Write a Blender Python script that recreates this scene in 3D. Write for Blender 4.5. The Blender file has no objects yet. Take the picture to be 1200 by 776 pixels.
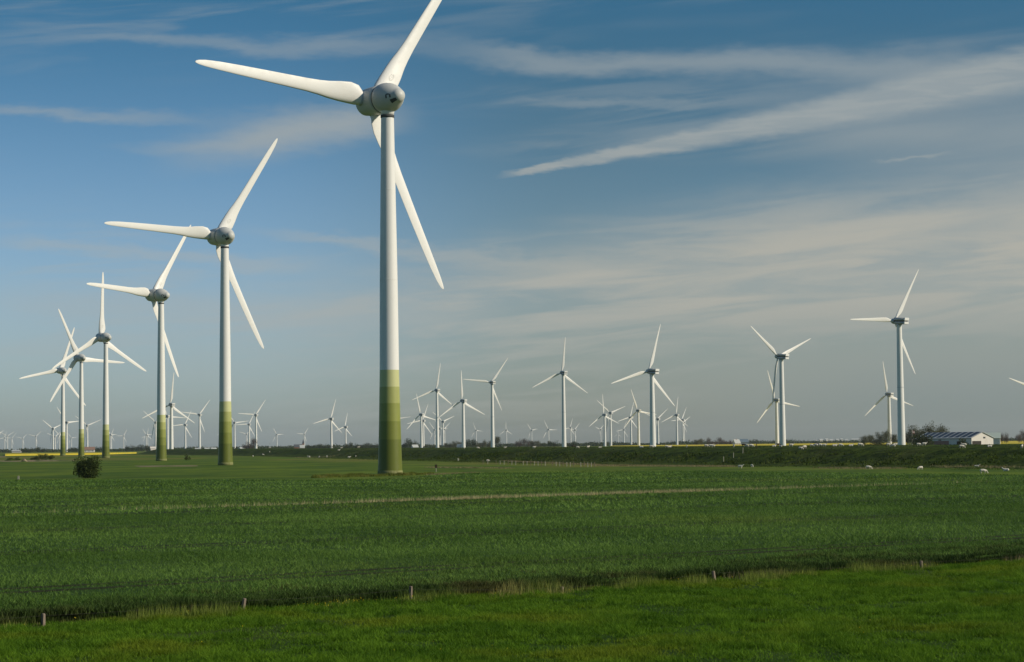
import bpy, bmesh, math, random
import numpy as np
from mathutils import Vector, Matrix, Euler
random.seed(7); rng = np.random.default_rng(7)
scene = bpy.context.scene
COL = scene.collection
R = math.radians

# ------------------------------------------------------------------ camera
FPX, CAMH, PITCH, ROLL = 2400.0, 5.1, math.atan(132.4/2400.0), 0.011
vf = Vector((0, math.cos(PITCH), math.sin(PITCH)))
r0 = Vector((1, 0, 0)); u0 = Vector((0, -math.sin(PITCH), math.cos(PITCH)))
vu = math.cos(ROLL)*u0 + math.sin(ROLL)*r0
vr = math.cos(ROLL)*r0 - math.sin(ROLL)*u0
cam_data = bpy.data.cameras.new('camera')
cam = bpy.data.objects.new('camera', cam_data); COL.objects.link(cam)
m = Matrix((vr, vu, -vf)).transposed().to_4x4(); m.translation = Vector((0, 0, CAMH))
cam.matrix_world = m
cam_data.sensor_width = 36; cam_data.lens = 36*FPX/1200.0
cam_data.clip_start = 0.5; cam_data.clip_end = 60000
scene.camera = cam
def ray(px, py): return vf + vr*((px-600)/FPX) + vu*((388-py)/FPX)
def azel(px, py):
    d = ray(px, py).normalized()
    return math.degrees(math.atan2(d.x, d.y)), math.degrees(math.asin(d.z))
def at(px, Y):                       # X of the spot seen at column px, Y metres away on the plain
    d = ray(px, 527-0.011*px); return d.x/d.y*Y
def flat(px, py, h=0.0):
    d = ray(px, py); k = (h-CAMH)/d.z; return d.x*k, d.y*k

# ------------------------------------------------------------------ light
SUN_AZ, SUN_EL = 104.0, 29.0         # azimuth clockwise from +Y
sd = bpy.data.lights.new('sun', 'SUN'); sd.energy = 4.2; sd.angle = R(0.53); sd.color = (1.0, 0.88, 0.70)
sun = bpy.data.objects.new('sun', sd); COL.objects.link(sun)
tosun = Vector((math.sin(R(SUN_AZ))*math.cos(R(SUN_EL)), math.cos(R(SUN_AZ))*math.cos(R(SUN_EL)), math.sin(R(SUN_EL))))
sun.rotation_euler = tosun.to_track_quat('Z', 'Y').to_euler(); sun.location = (60, -40, 80)
scene.view_settings.view_transform = 'Standard'; scene.view_settings.look = 'None'
scene.view_settings.exposure = 0.0; scene.view_settings.gamma = 1.0
scene.view_settings.use_curve_mapping = False
scene.cycles.volume_bounces = 0

# ------------------------------------------------------------------ world
world = bpy.data.worlds.new('World'); scene.world = world; world.use_nodes = True
wt = world.node_tree; wt.nodes.clear()
class NB:
    """tiny node-expression helper"""
    def __init__(s, t): s.t = t
    def new(s, typ, **kw):
        n = s.t.nodes.new(typ)
        for k, v in kw.items(): setattr(n, k, v)
        return n
    def put(s, sock, v):
        if hasattr(v, 'is_linked') or isinstance(v, bpy.types.NodeSocket): s.t.links.new(v, sock)
        else: sock.default_value = v
    def M(s, op, a, b=0.0, c=0.0, clamp=False):
        n = s.new('ShaderNodeMath', operation=op, use_clamp=clamp)
        s.put(n.inputs[0], a); s.put(n.inputs[1], b); s.put(n.inputs[2], c); return n.outputs[0]
    def ramp(s, v, a, b, lo=0.0, hi=1.0, smooth=True):
        n = s.new('ShaderNodeMapRange'); n.interpolation_type = 'SMOOTHSTEP' if smooth else 'LINEAR'
        s.put(n.inputs['Value'], v); s.put(n.inputs['From Min'], a); s.put(n.inputs['From Max'], b)
        s.put(n.inputs['To Min'], lo); s.put(n.inputs['To Max'], hi); return n.outputs[0]
    def xyz(s, x, y, z=0.0):
        n = s.new('ShaderNodeCombineXYZ'); s.put(n.inputs[0], x); s.put(n.inputs[1], y); s.put(n.inputs[2], z); return n.outputs[0]
    def noise(s, vec, scale, detail=4, rough=0.5, dist=0.0, lac=2.0):
        n = s.new('ShaderNodeTexNoise'); n.inputs['Scale'].default_value = scale; n.inputs['Detail'].default_value = detail
        n.inputs['Roughness'].default_value = rough; n.inputs['Distortion'].default_value = dist; n.inputs['Lacunarity'].default_value = lac
        if vec is not None: s.put(n.inputs['Vector'], vec)
        return n.outputs[0]
    def mix(s, f, a, b, mode='MIX'):
        n = s.new('ShaderNodeMix', data_type='RGBA', blend_type=mode)
        s.put(n.inputs[0], f)
        for i, v in ((6, a), (7, b)):
            if isinstance(v, (tuple, list)) and len(v) == 3: v = (*v, 1)
            s.put(n.inputs[i], v)
        return n.outputs[2]
W = NB(wt)
sky = W.new('ShaderNodeTexSky'); sky.sky_type = 'NISHITA'; sky.sun_disc = False
sky.sun_elevation = R(SUN_EL); sky.sun_rotation = R(SUN_AZ); sky.altitude = 0
sky.air_density = 1.0; sky.dust_density = 0.8; sky.ozone_density = 2.5
tc = W.new('ShaderNodeTexCoord'); sp = W.new('ShaderNodeSeparateXYZ'); wt.links.new(tc.outputs['Generated'], sp.inputs[0])
AZ = W.M('MULTIPLY', W.M('ARCTAN2', sp.outputs[0], sp.outputs[1]), 57.29578)
EL = W.M('MULTIPLY', W.M('ARCSINE', sp.outputs[2]), 57.29578)
# drifting warp so that cloud outlines fray
wv = W.xyz(W.M('MULTIPLY', AZ, 0.22), W.M('MULTIPLY', EL, 0.75))
w1 = W.M('SUBTRACT', W.noise(wv, 1.0, 5, 0.55), 0.5)
w2 = W.M('SUBTRACT', W.noise(W.xyz(W.M('MULTIPLY', AZ, 1.4), W.M('MULTIPLY', EL, 5.0), 3.0), 1.0, 5, 0.6), 0.5)
WEL = W.M('ADD', EL, W.M('ADD', W.M('MULTIPLY', w1, 1.1), W.M('MULTIPLY', w2, 0.28)))
def streak(p0, p1, wa, wb, op, f0=0.06, f1=0.06, edge=0.0, base=None):
    """soft elongated cloud between two directions of the sky; wa, wb half-widths in degrees"""
    E = base if base is not None else WEL
    a0, e0 = azel(*p0); a1, e1 = azel(*p1); L = math.hypot(a1-a0, e1-e0); dx, dy = (a1-a0)/L, (e1-e0)/L
    qa = W.M('SUBTRACT', AZ, a0); qe = W.M('SUBTRACT', E, e0)
    t = W.M('DIVIDE', W.M('ADD', W.M('MULTIPLY', qa, dx), W.M('MULTIPLY', qe, dy)), L)
    d = W.M('ABSOLUTE', W.M('SUBTRACT', W.M('MULTIPLY', qe, dx), W.M('MULTIPLY', qa, dy)))
    wid = W.M('MAXIMUM', W.M('ADD', wa, W.M('MULTIPLY', t, wb-wa)), 0.02)
    q = W.M('DIVIDE', d, wid)
    k = W.ramp(q, 1.0, edge)
    k = W.M('MULTIPLY', k, W.ramp(t, 0.0, f0)); k = W.M('MULTIPLY', k, W.ramp(t, 1.0, 1.0-f1))
    return W.M('MULTIPLY', k, op)
# long fibres, two directions
ELt = W.M('SUBTRACT', EL, W.M('MULTIPLY', AZ, 0.085))
fib = W.noise(W.xyz(W.M('MULTIPLY', AZ, 0.16), W.M('MULTIPLY', ELt, 1.5), 1.0), 1.0, 7, 0.56, 0.6)
fib2 = W.noise(W.xyz(W.M('MULTIPLY', AZ, 0.5), W.M('MULTIPLY', EL, 3.4), 7.0), 1.0, 6, 0.6, 0.5)
broad = W.noise(W.xyz(W.M('MULTIPLY', AZ, 0.06), W.M('MULTIPLY', EL, 0.35), 4.0), 1.0, 3, 0.5)
cirrus = W.ramp(fib, W.ramp(AZ, -6.0, 9.0, 0.44, 0.32), W.ramp(AZ, -6.0, 9.0, 0.68, 0.64)); fine = W.ramp(fib2, 0.35, 0.7)
# veil that thickens towards the right and the horizon (goes on round the sky)
eside = W.ramp(AZ, -13.0, 16.0, 5.4, 8.4)
veil = W.ramp(WEL, eside, W.M('SUBTRACT', eside, 2.6))
veil = W.M('MULTIPLY', veil, W.M('ADD', W.ramp(AZ, -6.0, 6.0, 0.18, 0.38), W.M('MULTIPLY', W.M('MAXIMUM', cirrus, W.M('MULTIPLY', W.ramp(broad, 0.42, 0.62), W.M('ADD', 0.30, W.M('MULTIPLY', fine, 0.4)))), W.ramp(AZ, -6.0, 6.0, 0.80, 0.60))))
veil = W.M('MULTIPLY', veil, W.ramp(AZ, -16.0, 6.0, 0.45, 1.0))
veil = W.M('MAXIMUM', W.M('MULTIPLY', veil, W.ramp(EL, 1.0, 4.5, 0.5, 1.0)), W.M('MULTIPLY', W.ramp(EL, 4.5, 1.5), W.ramp(AZ, -4.0, 13.0, 0.0, 0.8)))
high = W.M('MULTIPLY', W.ramp(broad, 0.42, 0.66), W.M('MULTIPLY', cirrus, 0.34))
fr = W.ramp(fine, 0.0, 1.0, 0.72, 1.0)
parts = [
    W.M('MULTIPLY', streak((575, 208), (1260, 68), 0.08, 0.95, 0.84, 0.07, 0.02, 0.3, W.M('ADD', EL, W.M('MULTIPLY', w2, 0.30))), fr),
    streak((160, 188), (510, 126), 0.95, 0.75, 0.80, 0.45, 0.3),
    streak((100, 170), (300, 172), 0.12, 0.45, 0.3, 0.6, 0.4),
    streak((460, 62), (1230, 80), 0.3, 0.95, 0.54, 0.25, 0.2),
    streak((820, 140), (1400, 150), 1.2, 3.0, 0.42, 0.4, 0.02),
    streak((20, 42), (620, 56), 0.25, 0.5, 0.36, 0.3, 0.4),
    streak((-60, 127), (340, 140), 0.25, 0.3, 0.42, 0.2, 0.6),
    streak((560, 118), (980, 122), 0.15, 0.3, 0.28, 0.3, 0.5),
    streak((-40, 282), (420, 312), 0.22, 0.35, 0.42, 0.2, 0.3),
    streak((250, 268), (760, 322), 0.15, 0.5, 0.42, 0.3, 0.2),
    streak((-60, 352), (640, 372), 0.7, 0.9, 0.34, 0.2, 0.2),
    streak((480, 335), (800, 318), 0.25, 0.5, 0.40, 0.3, 0.3),
    streak((1010, 190), (1130, 178), 0.05, 0.12, 0.4, 0.4, 0.4),
    streak((800, 300), (1300, 222), 0.2, 1.1, 0.62, 0.3, 0.05),
    streak((660, 345), (1240, 262), 0.15, 0.5, 0.42, 0.2, 0.1),
]
cov = W.M('MAXIMUM', veil, high)
for p in parts:                       # screen the layers together
    cov = W.M('SUBTRACT', 1.0, W.M('MULTIPLY', W.M('SUBTRACT', 1.0, cov), W.M('SUBTRACT', 1.0, p)))
cov = W.M('MULTIPLY', cov, W.ramp(EL, -1.0, 1.5))
SKY_TINT = (0.28, 0.69, 0.84); SKY_LOW = (0.99, 1.18, 1.46)
tint = W.mix(1.0, W.mix(W.M('MULTIPLY', W.ramp(AZ, -8.0, 2.0), W.ramp(EL, 15.0, 8.0)), sky.outputs[0], W.mix(1.0, sky.outputs[0], (0.76, 0.74, 0.66), 'MULTIPLY')), W.mix(W.ramp(EL, 3.2, 14.0), SKY_LOW, SKY_TINT), 'MULTIPLY')
CLOUD = W.mix(W.ramp(EL, 5.0, 9.5), W.mix(W.ramp(AZ, -12.0, 6.0), (5.1, 5.6, 5.6), (5.75, 5.7, 5.05)), (4.6, 5.1, 5.2))
CLOUD = W.mix(W.M('MULTIPLY', W.ramp(EL, 4.6, 0.6), W.ramp(AZ, -3.0, 12.0)), CLOUD, (3.2, 3.8, 3.75))
out_c = W.mix(cov, tint, CLOUD)
bg = W.new('ShaderNodeBackground'); bg.inputs['Strength'].default_value = 0.075
wt.links.new(out_c, bg.inputs['Color'])
wo = W.new('ShaderNodeOutputWorld'); wt.links.new(bg.outputs[0], wo.inputs[0])

# ------------------------------------------------------------------ materials
MATS = {}
def material(name, col, rough=0.6, spec=0.3, build=None, metal=0.0):
    mt = bpy.data.materials.new(name); mt.use_nodes = True
    b = NB(mt.node_tree); bs = mt.node_tree.nodes['Principled BSDF']
    bs.inputs['Base Color'].default_value = (*col, 1); bs.inputs['Roughness'].default_value = rough
    bs.inputs['Specular IOR Level'].default_value = spec; bs.inputs['Metallic'].default_value = metal
    if build: build(b, bs, mt)
    MATS[name] = mt; return mt
def pos(b, kind='Object'): return b.new('ShaderNodeTexCoord').outputs[kind]
def bump(b, bs, h, strength, dist):
    n = b.new('ShaderNodeBump'); n.inputs['Strength'].default_value = strength; n.inputs['Distance'].default_value = dist
    b.put(n.inputs['Height'], h); b.t.links.new(n.outputs[0], bs.inputs['Normal'])
def scaled(b, v, s):
    n = b.new('ShaderNodeMapping'); n.inputs['Scale'].default_value = s; b.put(n.inputs['Vector'], v); return n.outputs[0]
def paint(c1, c2, stains=0.3):
    def f(b, bs, mt):
        p = pos(b)
        n = b.noise(scaled(b, p, (0.5, 0.5, 0.06)), 1.0, 6, 0.6)
        n2 = b.noise(p, 0.9, 5, 0.6)
        k = b.M('MULTIPLY', b.ramp(n, 0.45, 0.75), stains)
        k = b.M('ADD', k, b.M('MULTIPLY', b.ramp(n2, 0.5, 0.8), stains*0.5))
        b.put(bs.inputs['Base Color'], b.mix(k, c1, c2))
        b.put(bs.inputs['Roughness'], b.ramp(n2, 0.3, 0.7, 0.38, 0.55))
    return f
material('white_paint', (0.78, 0.77, 0.74), 0.42, 0.4, paint((0.78, 0.77, 0.745), (0.60, 0.59, 0.56)))
material('tower_white', (0.74, 0.735, 0.71), 0.45, 0.4, paint((0.74, 0.735, 0.71), (0.58, 0.57, 0.54), 0.35))
GREENS = [(0.120, 0.145, 0.020), (0.175, 0.200, 0.034), (0.24, 0.265, 0.060), (0.34, 0.36, 0.12), (0.50, 0.51, 0.25)]
for i, g in enumerate(GREENS):
    material('tower_green_%d' % i, g, 0.5, 0.35, paint(g, tuple(c*0.72 for c in g), 0.4))
material('nacelle_shell_shade', (0.52, 0.53, 0.51), 0.42, 0.4, paint((0.52, 0.53, 0.51), (0.40, 0.41, 0.39)))  # light shell made greyer, its shade put into the paint
material('dark_seam', (0.06, 0.065, 0.065), 0.7)
material('nacelle_grey', (0.40, 0.43, 0.45), 0.45, 0.4, paint((0.40, 0.43, 0.45), (0.30, 0.32, 0.34)))  # grey-blue of the shaded white nacelle put into its paint
material('emblem_grey', (0.46, 0.45, 0.42), 0.6)
def concrete(b, bs, mt):
    p = pos(b); n = b.noise(p, 2.5, 8, 0.65)
    b.put(bs.inputs['Base Color'], b.mix(b.ramp(n, 0.3, 0.7), (0.16, 0.17, 0.06), (0.25, 0.26, 0.11))); bump(b, bs, n, 0.4, 0.05)
material('concrete', (0.38, 0.37, 0.33), 0.85, 0.2, concrete)

def grass_mat(name, a, c, d, scale=1.0, stretch=(1, 1, 1), bumpd=0.06, patch=(0.10, 0.12, 0.03), patchk=0.5, fine=9.0, rough=0.9):
    def f(b, bs, mt):
        p = scaled(b, pos(b), stretch)
        big = b.noise(p, 0.035*scale, 5, 0.55, 0.4); mid = b.noise(p, 0.35*scale, 6, 0.6); sm = b.noise(p, fine, 4, 0.7)
        col = b.mix(b.ramp(mid, 0.32, 0.68), a, c)
        col = b.mix(b.M('MULTIPLY', b.ramp(sm, 0.45, 0.75), 0.6), col, d)
        col = b.mix(b.M('MULTIPLY', b.ramp(big, 0.5, 0.66), patchk), col, patch)
        b.put(bs.inputs['Base Color'], col)
        bump(b, bs, b.M('ADD', b.M('MULTIPLY', mid, 1.0), b.M('MULTIPLY', sm, 0.5)), 0.8, bumpd)
    return material(name, a, rough, 0.08, f)
grass_mat('pasture', (0.018, 0.042, 0.003), (0.036, 0.075, 0.005), (0.010, 0.026, 0.002), 1.0, (1, 1, 1), 0.05, (0.080, 0.100, 0.022), 0.5)
grass_mat('far_ground', (0.046, 0.092, 0.008), (0.115, 0.165, 0.012), (0.036, 0.060, 0.008), 0.16, (1.0, 0.45, 1), 0.10, (0.170, 0.150, 0.036), 0.85, 0.35)
grass_mat('dike_turf', (0.015, 0.030, 0.003), (0.060, 0.090, 0.006), (0.008, 0.016, 0.002), 0.8, (1, 1, 1), 0.9, (0.080, 0.090, 0.022), 0.5, 1.1)
grass_mat('crop_base', (0.028, 0.060, 0.011), (0.040, 0.080, 0.014), (0.012, 0.026, 0.006), 0.6, (1, 1, 1), 0.10, (0.046, 0.080, 0.028), 0.5, 7.0)
def soil(b, bs, mt):
    p = pos(b); n = b.noise(p, 1.2, 8, 0.65); n2 = b.noise(p, 0.12, 4, 0.5)
    c = b.mix(b.ramp(n, 0.35, 0.7), (0.20, 0.15, 0.09), (0.34, 0.27, 0.18))
    c = b.mix(b.ramp(n2, 0.5, 0.6), c, (0.07, 0.10, 0.03))
    b.put(bs.inputs['Base Color'], c); bump(b, bs, n, 0.8, 0.15)
material('track_soil', (0.030, 0.032, 0.014), 0.95, 0.05)
material('bare_soil', (0.3, 0.24, 0.16), 0.95, 0.1, soil)
def rape(b, bs, mt):
    p = pos(b); n = b.noise(scaled(b, p, (0.3, 1, 1)), 0.12, 6, 0.6)
    b.put(bs.inputs['Base Color'], b.mix(b.ramp(n, 0.35, 0.7), (0.58, 0.46, 0.045), (0.44, 0.38, 0.05)))
material('rape_bloom', (0.6, 0.5, 0.03), 0.9, 0.05, rape)

def leaf_mat(name, a, c, trans=0.35, pscale=0.25, fscale=6.0, warm=None):
    """thin foliage: per-clump colour from fine noise, patches from coarse noise"""
    mt = bpy.data.materials.new(name); mt.use_nodes = True; b = NB(mt.node_tree)
    bs = mt.node_tree.nodes['Principled BSDF']; o = mt.node_tree.nodes['Material Output']
    p = pos(b); n = b.noise(p, fscale, 3, 0.6); n2 = b.noise(p, pscale, 5, 0.55)
    f = b.M('ADD', b.M('MULTIPLY', b.ramp(n, 0.3, 0.7), 0.6), b.M('MULTIPLY', b.ramp(n2, 0.35, 0.65), 0.4))
    col = b.mix(f, a, c)
    if warm: col = b.mix(b.M('MULTIPLY', b.ramp(b.noise(p, pscale*0.45, 4, 0.5), 0.5, 0.68), 0.65), col, warm)
    b.put(bs.inputs['Base Color'], col); bs.inputs['Roughness'].default_value = 0.75; bs.inputs['Specular IOR Level'].default_value = 0.12
    tr = b.new('ShaderNodeBsdfTranslucent'); b.put(tr.inputs['Color'], col)
    mx = b.new('ShaderNodeMixShader'); mx.inputs[0].default_value = trans
    mt.node_tree.links.new(bs.outputs[0], mx.inputs[1]); mt.node_tree.links.new(tr.outputs[0], mx.inputs[2])
    mt.node_tree.links.new(mx.outputs[0], o.inputs['Surface']); MATS[name] = mt; return mt
leaf_mat("grass_blade", (0.036, 0.100, 0.004), (0.155, 0.285, 0.018), 0.35, 0.35, 2.6, (0.19, 0.235, 0.016))
leaf_mat('wheat_blade', (0.034, 0.084, 0.010), (0.190, 0.320, 0.062), 0.3, 0.05, 9.0, (0.175, 0.245, 0.044))
leaf_mat('crop_stem', (0.020, 0.042, 0.008), (0.060, 0.100, 0.020), 0.15, 0.5, 4.0, (0.075, 0.068, 0.022))  # stems and old leaves, coloured dark to stand in for shade at the crop edge
leaf_mat('dry_reed', (0.17, 0.145, 0.065), (0.30, 0.26, 0.14), 0.3, 0.4, 6.0)
leaf_mat('pale_reed', (0.32, 0.28, 0.13), (0.54, 0.48, 0.27), 0.3, 0.4, 6.0)
leaf_mat('weed_leaf', (0.09, 0.15, 0.020), (0.26, 0.30, 0.060), 0.35, 0.5, 4.0, (0.34, 0.29, 0.11))
leaf_mat('dike_blade', (0.014, 0.030, 0.002), (0.058, 0.092, 0.006), 0.2, 0.3, 1.2, (0.080, 0.092, 0.018))
leaf_mat('verge_leaf', (0.070, 0.095, 0.012), (0.190, 0.215, 0.040), 0.3, 0.6, 1.5, (0.26, 0.23, 0.07))
leaf_mat('dandelion', (0.70, 0.55, 0.02), (0.75, 0.62, 0.04), 0.2)
leaf_mat('bush_leaf', (0.020, 0.036, 0.008), (0.070, 0.095, 0.020), 0.2, 0.8, 3.0)
leaf_mat('tree_leaf', (0.030, 0.048, 0.018), (0.060, 0.085, 0.030), 0.25, 0.2, 0.8)
leaf_mat('spring_leaf', (0.075, 0.085, 0.040), (0.135, 0.135, 0.070), 0.3, 0.2, 0.8)
leaf_mat('bare_twigs', (0.075, 0.058, 0.048), (0.115, 0.090, 0.075), 0.1, 0.2, 0.8)
def bark(b, bs, mt):
    n = b.noise(scaled(b, pos(b), (4, 4, 0.7)), 1.5, 6, 0.6)
    b.put(bs.inputs['Base Color'], b.mix(n, (0.05, 0.04, 0.03), (0.13, 0.11, 0.085))); bump(b, bs, n, 0.6, 0.05)
material('bark', (0.08, 0.07, 0.05), 0.9, 0.1, bark)
def wood(b, bs, mt):
    n = b.noise(scaled(b, pos(b), (14, 14, 1.5)), 1.5, 6, 0.6)
    b.put(bs.inputs['Base Color'], b.mix(b.ramp(n, 0.3, 0.7), (0.10, 0.08, 0.06), (0.25, 0.20, 0.155))); bump(b, bs, n, 0.6, 0.01)
material('grey_wood', (0.33, 0.29, 0.24), 0.9, 0.1, wood)
material('dark_wood', (0.07, 0.05, 0.04), 0.9, 0.1)
material('pale_post', (0.36, 0.34, 0.27), 0.8, 0.2)
material('wire', (0.07, 0.065, 0.06), 0.8, 0.1)
def wool(b, bs, mt):
    n = b.noise(pos(b), 9.0, 5, 0.6); b.put(bs.inputs['Base Color'], b.mix(n, (0.50, 0.46, 0.39), (0.74, 0.70, 0.61))); bump(b, bs, n, 0.8, 0.04)
material('wool', (0.66, 0.63, 0.55), 0.95, 0.1, wool)
material('sheep_skin', (0.60, 0.56, 0.48), 0.8, 0.1)
material('dark_wool', (0.045, 0.038, 0.033), 0.95, 0.1)
material('render_white', (0.66, 0.62, 0.57), 0.85, 0.15, paint((0.68, 0.64, 0.59), (0.50, 0.46, 0.41)))
material('brick_red', (0.30, 0.15, 0.11), 0.9, 0.1, paint((0.30, 0.16, 0.12), (0.20, 0.11, 0.09)))
material('roof_light', (0.44, 0.46, 0.45), 0.8, 0.2)
material('roof_dark', (0.09, 0.10, 0.115), 0.7, 0.2)
material('roof_green', (0.40, 0.47, 0.42), 0.7, 0.2)
material('roof_red', (0.27, 0.17, 0.13), 0.8, 0.1)
material('panel', (0.020, 0.028, 0.045), 0.35, 0.5)
material('door_dark', (0.05, 0.045, 0.04), 0.8, 0.1)
material('glass_dark', (0.05, 0.06, 0.07), 0.15, 0.6)
material('slate_blue', (0.12, 0.17, 0.22), 0.7, 0.2)
material('flag_red', (0.36, 0.17, 0.15), 0.8, 0.1)

# ------------------------------------------------------------------ object helpers
def link(name, me, parent=None, loc=(0, 0, 0), rot=(0, 0, 0), label=None, cat=None, group=None, kind=None):
    o = bpy.data.objects.new(name, me); COL.objects.link(o)
    o.location = loc; o.rotation_euler = rot
    if parent: o.parent = parent
    if label: o['label'] = label
    if cat: o['category'] = cat
    if group: o['group'] = group
    if kind: o['kind'] = kind
    return o
def mesh_np(name, v, f, mat, smooth=False):
    """v (n,3) floats; f (m,k) ints"""
    me = bpy.data.meshes.new(name); v = np.asarray(v, dtype=np.float32); f = np.asarray(f, dtype=np.int32); k = f.shape[1]
    me.vertices.add(len(v)); me.vertices.foreach_set('co', v.ravel())
    me.loops.add(f.size); me.loops.foreach_set('vertex_index', f.ravel())
    me.polygons.add(len(f)); me.polygons.foreach_set('loop_start', np.arange(0, f.size, k, dtype=np.int32))
    me.update(calc_edges=True); me.validate()
    if smooth: me.polygons.foreach_set('use_smooth', np.ones(len(me.polygons), dtype=bool))
    me.materials.append(MATS[mat]); return me
def bm_mesh(name, bm, mats, smooth=False):
    bmesh.ops.recalc_face_normals(bm, faces=bm.faces)
    me = bpy.data.meshes.new(name); bm.to_mesh(me); bm.free()
    for mname in (mats if isinstance(mats, (list, tuple)) else [mats]): me.materials.append(MATS[mname])
    if smooth:
        for p in me.polygons: p.use_smooth = True
    return me
def bm_loft(rings, caps=True):
    bm = bmesh.new(); vs = [[bm.verts.new(p) for p in r] for r in rings]; n = len(rings[0])
    for a, b in zip(vs, vs[1:]):
        for i in range(n): bm.faces.new((a[i], a[(i+1) % n], b[(i+1) % n], b[i]))
    if caps: bm.faces.new(vs[0]); bm.faces.new(list(reversed(vs[-1])))
    return bm
def lathe(profile, n=40, axis='Z'):
    rings = []
    for r, z in profile:
        ring = []
        for i in range(n):
            a = 2*math.pi*i/n; c, s = r*math.cos(a), r*math.sin(a)
            ring.append((c, s, z) if axis == 'Z' else (c, z, s))
        rings.append(ring)
    return bm_loft(rings)
def add_box(bm, x0, x1, y0, y1, z0, z1, mi=0):
    v = [bm.verts.new(p) for p in ((x0, y0, z0), (x1, y0, z0), (x1, y1, z0), (x0, y1, z0), (x0, y0, z1), (x1, y0, z1), (x1, y1, z1), (x0, y1, z1))]
    fs = [bm.faces.new([v[i] for i in q]) for q in ((0, 3, 2, 1), (4, 5, 6, 7), (0, 1, 5, 4), (1, 2, 6, 5), (2, 3, 7, 6), (3, 0, 4, 7))]
    for f in fs: f.material_index = mi
    return fs
def box_mesh(name, dims, mat, bevel=0.0):
    bm = bmesh.new(); add_box(bm, *dims)
    if bevel: bmesh.ops.bevel(bm, geom=bm.edges[:], offset=bevel, segments=2, affect='EDGES')
    return bm_mesh(name, bm, mat)
def dup(root, **kw):
    c = root.copy(); COL.objects.link(c)
    for ch in root.children:
        d = ch.copy(); COL.objects.link(d); d.parent = c
        for g in ch.children:
            e = g.copy(); COL.objects.link(e); e.parent = d
    for k, v in kw.items():
        if k in ('label', 'category', 'group', 'kind'): c[k] = v
        else: setattr(c, k, v)
    return c

# ------------------------------------------------------------------ terrain
DIKE = [(430, -220), (300, -20), (190, 140), (128, 265), (90, 352), (56, 432), (16, 545), (-13, 650), (-66, 850), (-163, 1219), (-250, 1499), (-330, 1800)]
def catmull(pts, n):
    out = []
    P = [pts[0]]+list(pts)+[pts[-1]]
    for i in range(1, len(P)-2):
        p0, p1, p2, p3 = [np.array(q, float) for q in P[i-1:i+3]]
        for k in range(n):
            t = k/n; out.append(0.5*((2*p1)+(-p0+p2)*t+(2*p0-5*p1+4*p2-p3)*t*t+(-p0+3*p1-3*p2+p3)*t**3))
    out.append(np.array(pts[-1], float)); return np.array(out)
DL = catmull(DIKE, 10)
PROF = [(-9, 0.0), (-4, 0.12), (0, 0.32), (3, 1.0), (7, 2.2), (10.5, 3.15), (14, 3.62), (19, 3.90), (25, 3.98), (31, 3.9), (38, 2.8), (48, -0.05)]
def dike_height(x, y):
    p = np.array((x, y)); a = DL[:-1]; b = DL[1:]; ab = b-a
    t = np.clip(((p-a)*ab).sum(1)/(ab**2).sum(1), 0, 1); q = a+ab*t[:, None]; d = np.hypot(*(p-q).T); i = d.argmin()
    n = np.array((ab[i][1], -ab[i][0])); n = n/np.hypot(*n); off = float((p-q[i])@n)
    if abs(off) < d[i]*0.7: return 0.0
    return float(np.interp(off, [q[0] for q in PROF], [max(q[1], 0) for q in PROF]))
def hit(px, py, dmax=1300):
    """the spot of ground or dike seen at this column and row; the crest when the row passes just above it"""
    d = ray(px, py); d = d/d.y; Y = 46.0; best = (99, None)
    while Y < dmax:
        x, z = d.x*Y, CAMH+d.z*Y; h = dike_height(x, Y) if Y > 240 else 0.0
        if z <= h: return x, Y, h
        if h > 3.6 and z-h < best[0]: best = (z-h, (x, Y, h))
        Y *= 1.003
    return best[1]
# one ground sheet to beyond the horizon
GE = 15500
me = mesh_np('ground', [(-GE, -900, 0), (GE, -900, 0), (GE, GE, 0), (-GE, GE, 0)], [(0, 1, 2, 3)], 'far_ground')
link('ground', me, kind='structure')
# near pasture sheet
EDX, EDY = 1.0, 0.727                                    # direction of the near field edge
def edge_y(x): return 69.1+EDY*x
def sheet(name, pts, z, mat, kind='structure', **kw):
    bm = bmesh.new(); bm.faces.new([bm.verts.new((x, y, z)) for x, y in pts])
    return link(name, bm_mesh(name, bm, mat), kind=kind, **kw)
NEAR = [(-60, -20), (110, -20), (110, edge_y(110)+1.55), (-60, edge_y(-60)+1.55)]
sheet('pasture', NEAR, 0.006, 'pasture')
# crop field slab with a broken, lumpy edge
CROP = [(-46, edge_y(-46)+1.6), (110, edge_y(110)+1.6), (150, 178), (112, 210), (78, 256), (67, 270), (58.7, 284), (50, 303), (28, 342), (11.6, 356), (-6, 348), (-13.8, 322), (-16, 300), (-28, 291), (-34, 298), (-52.5, 314), (-81, 325), (-170, 350), (-170, 90), (-100, 48)]
def inside(px, py, poly):
    c = np.zeros(len(px), bool); n = len(poly)
    for i in range(n):
        x0, y0 = poly[i]; x1, y1 = poly[(i+1) % n]
        k = ((y0 > py) != (y1 > py)) & (px < (x1-x0)*(py-y0)/(y1-y0+1e-12)+x0); c ^= k
    return c
bm = bmesh.new(); top = [bm.verts.new((x, y, 0.30)) for x, y in CROP]; low = [bm.verts.new((x, y, 0.0)) for x, y in CROP]
bm.faces.new(top)
for i in range(len(CROP)): j = (i+1) % len(CROP); bm.faces.new((low[i], low[j], top[j], top[i]))
link('crop_field', bm_mesh('crop_field', bm, 'crop_base'), kind='structure')
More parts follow.
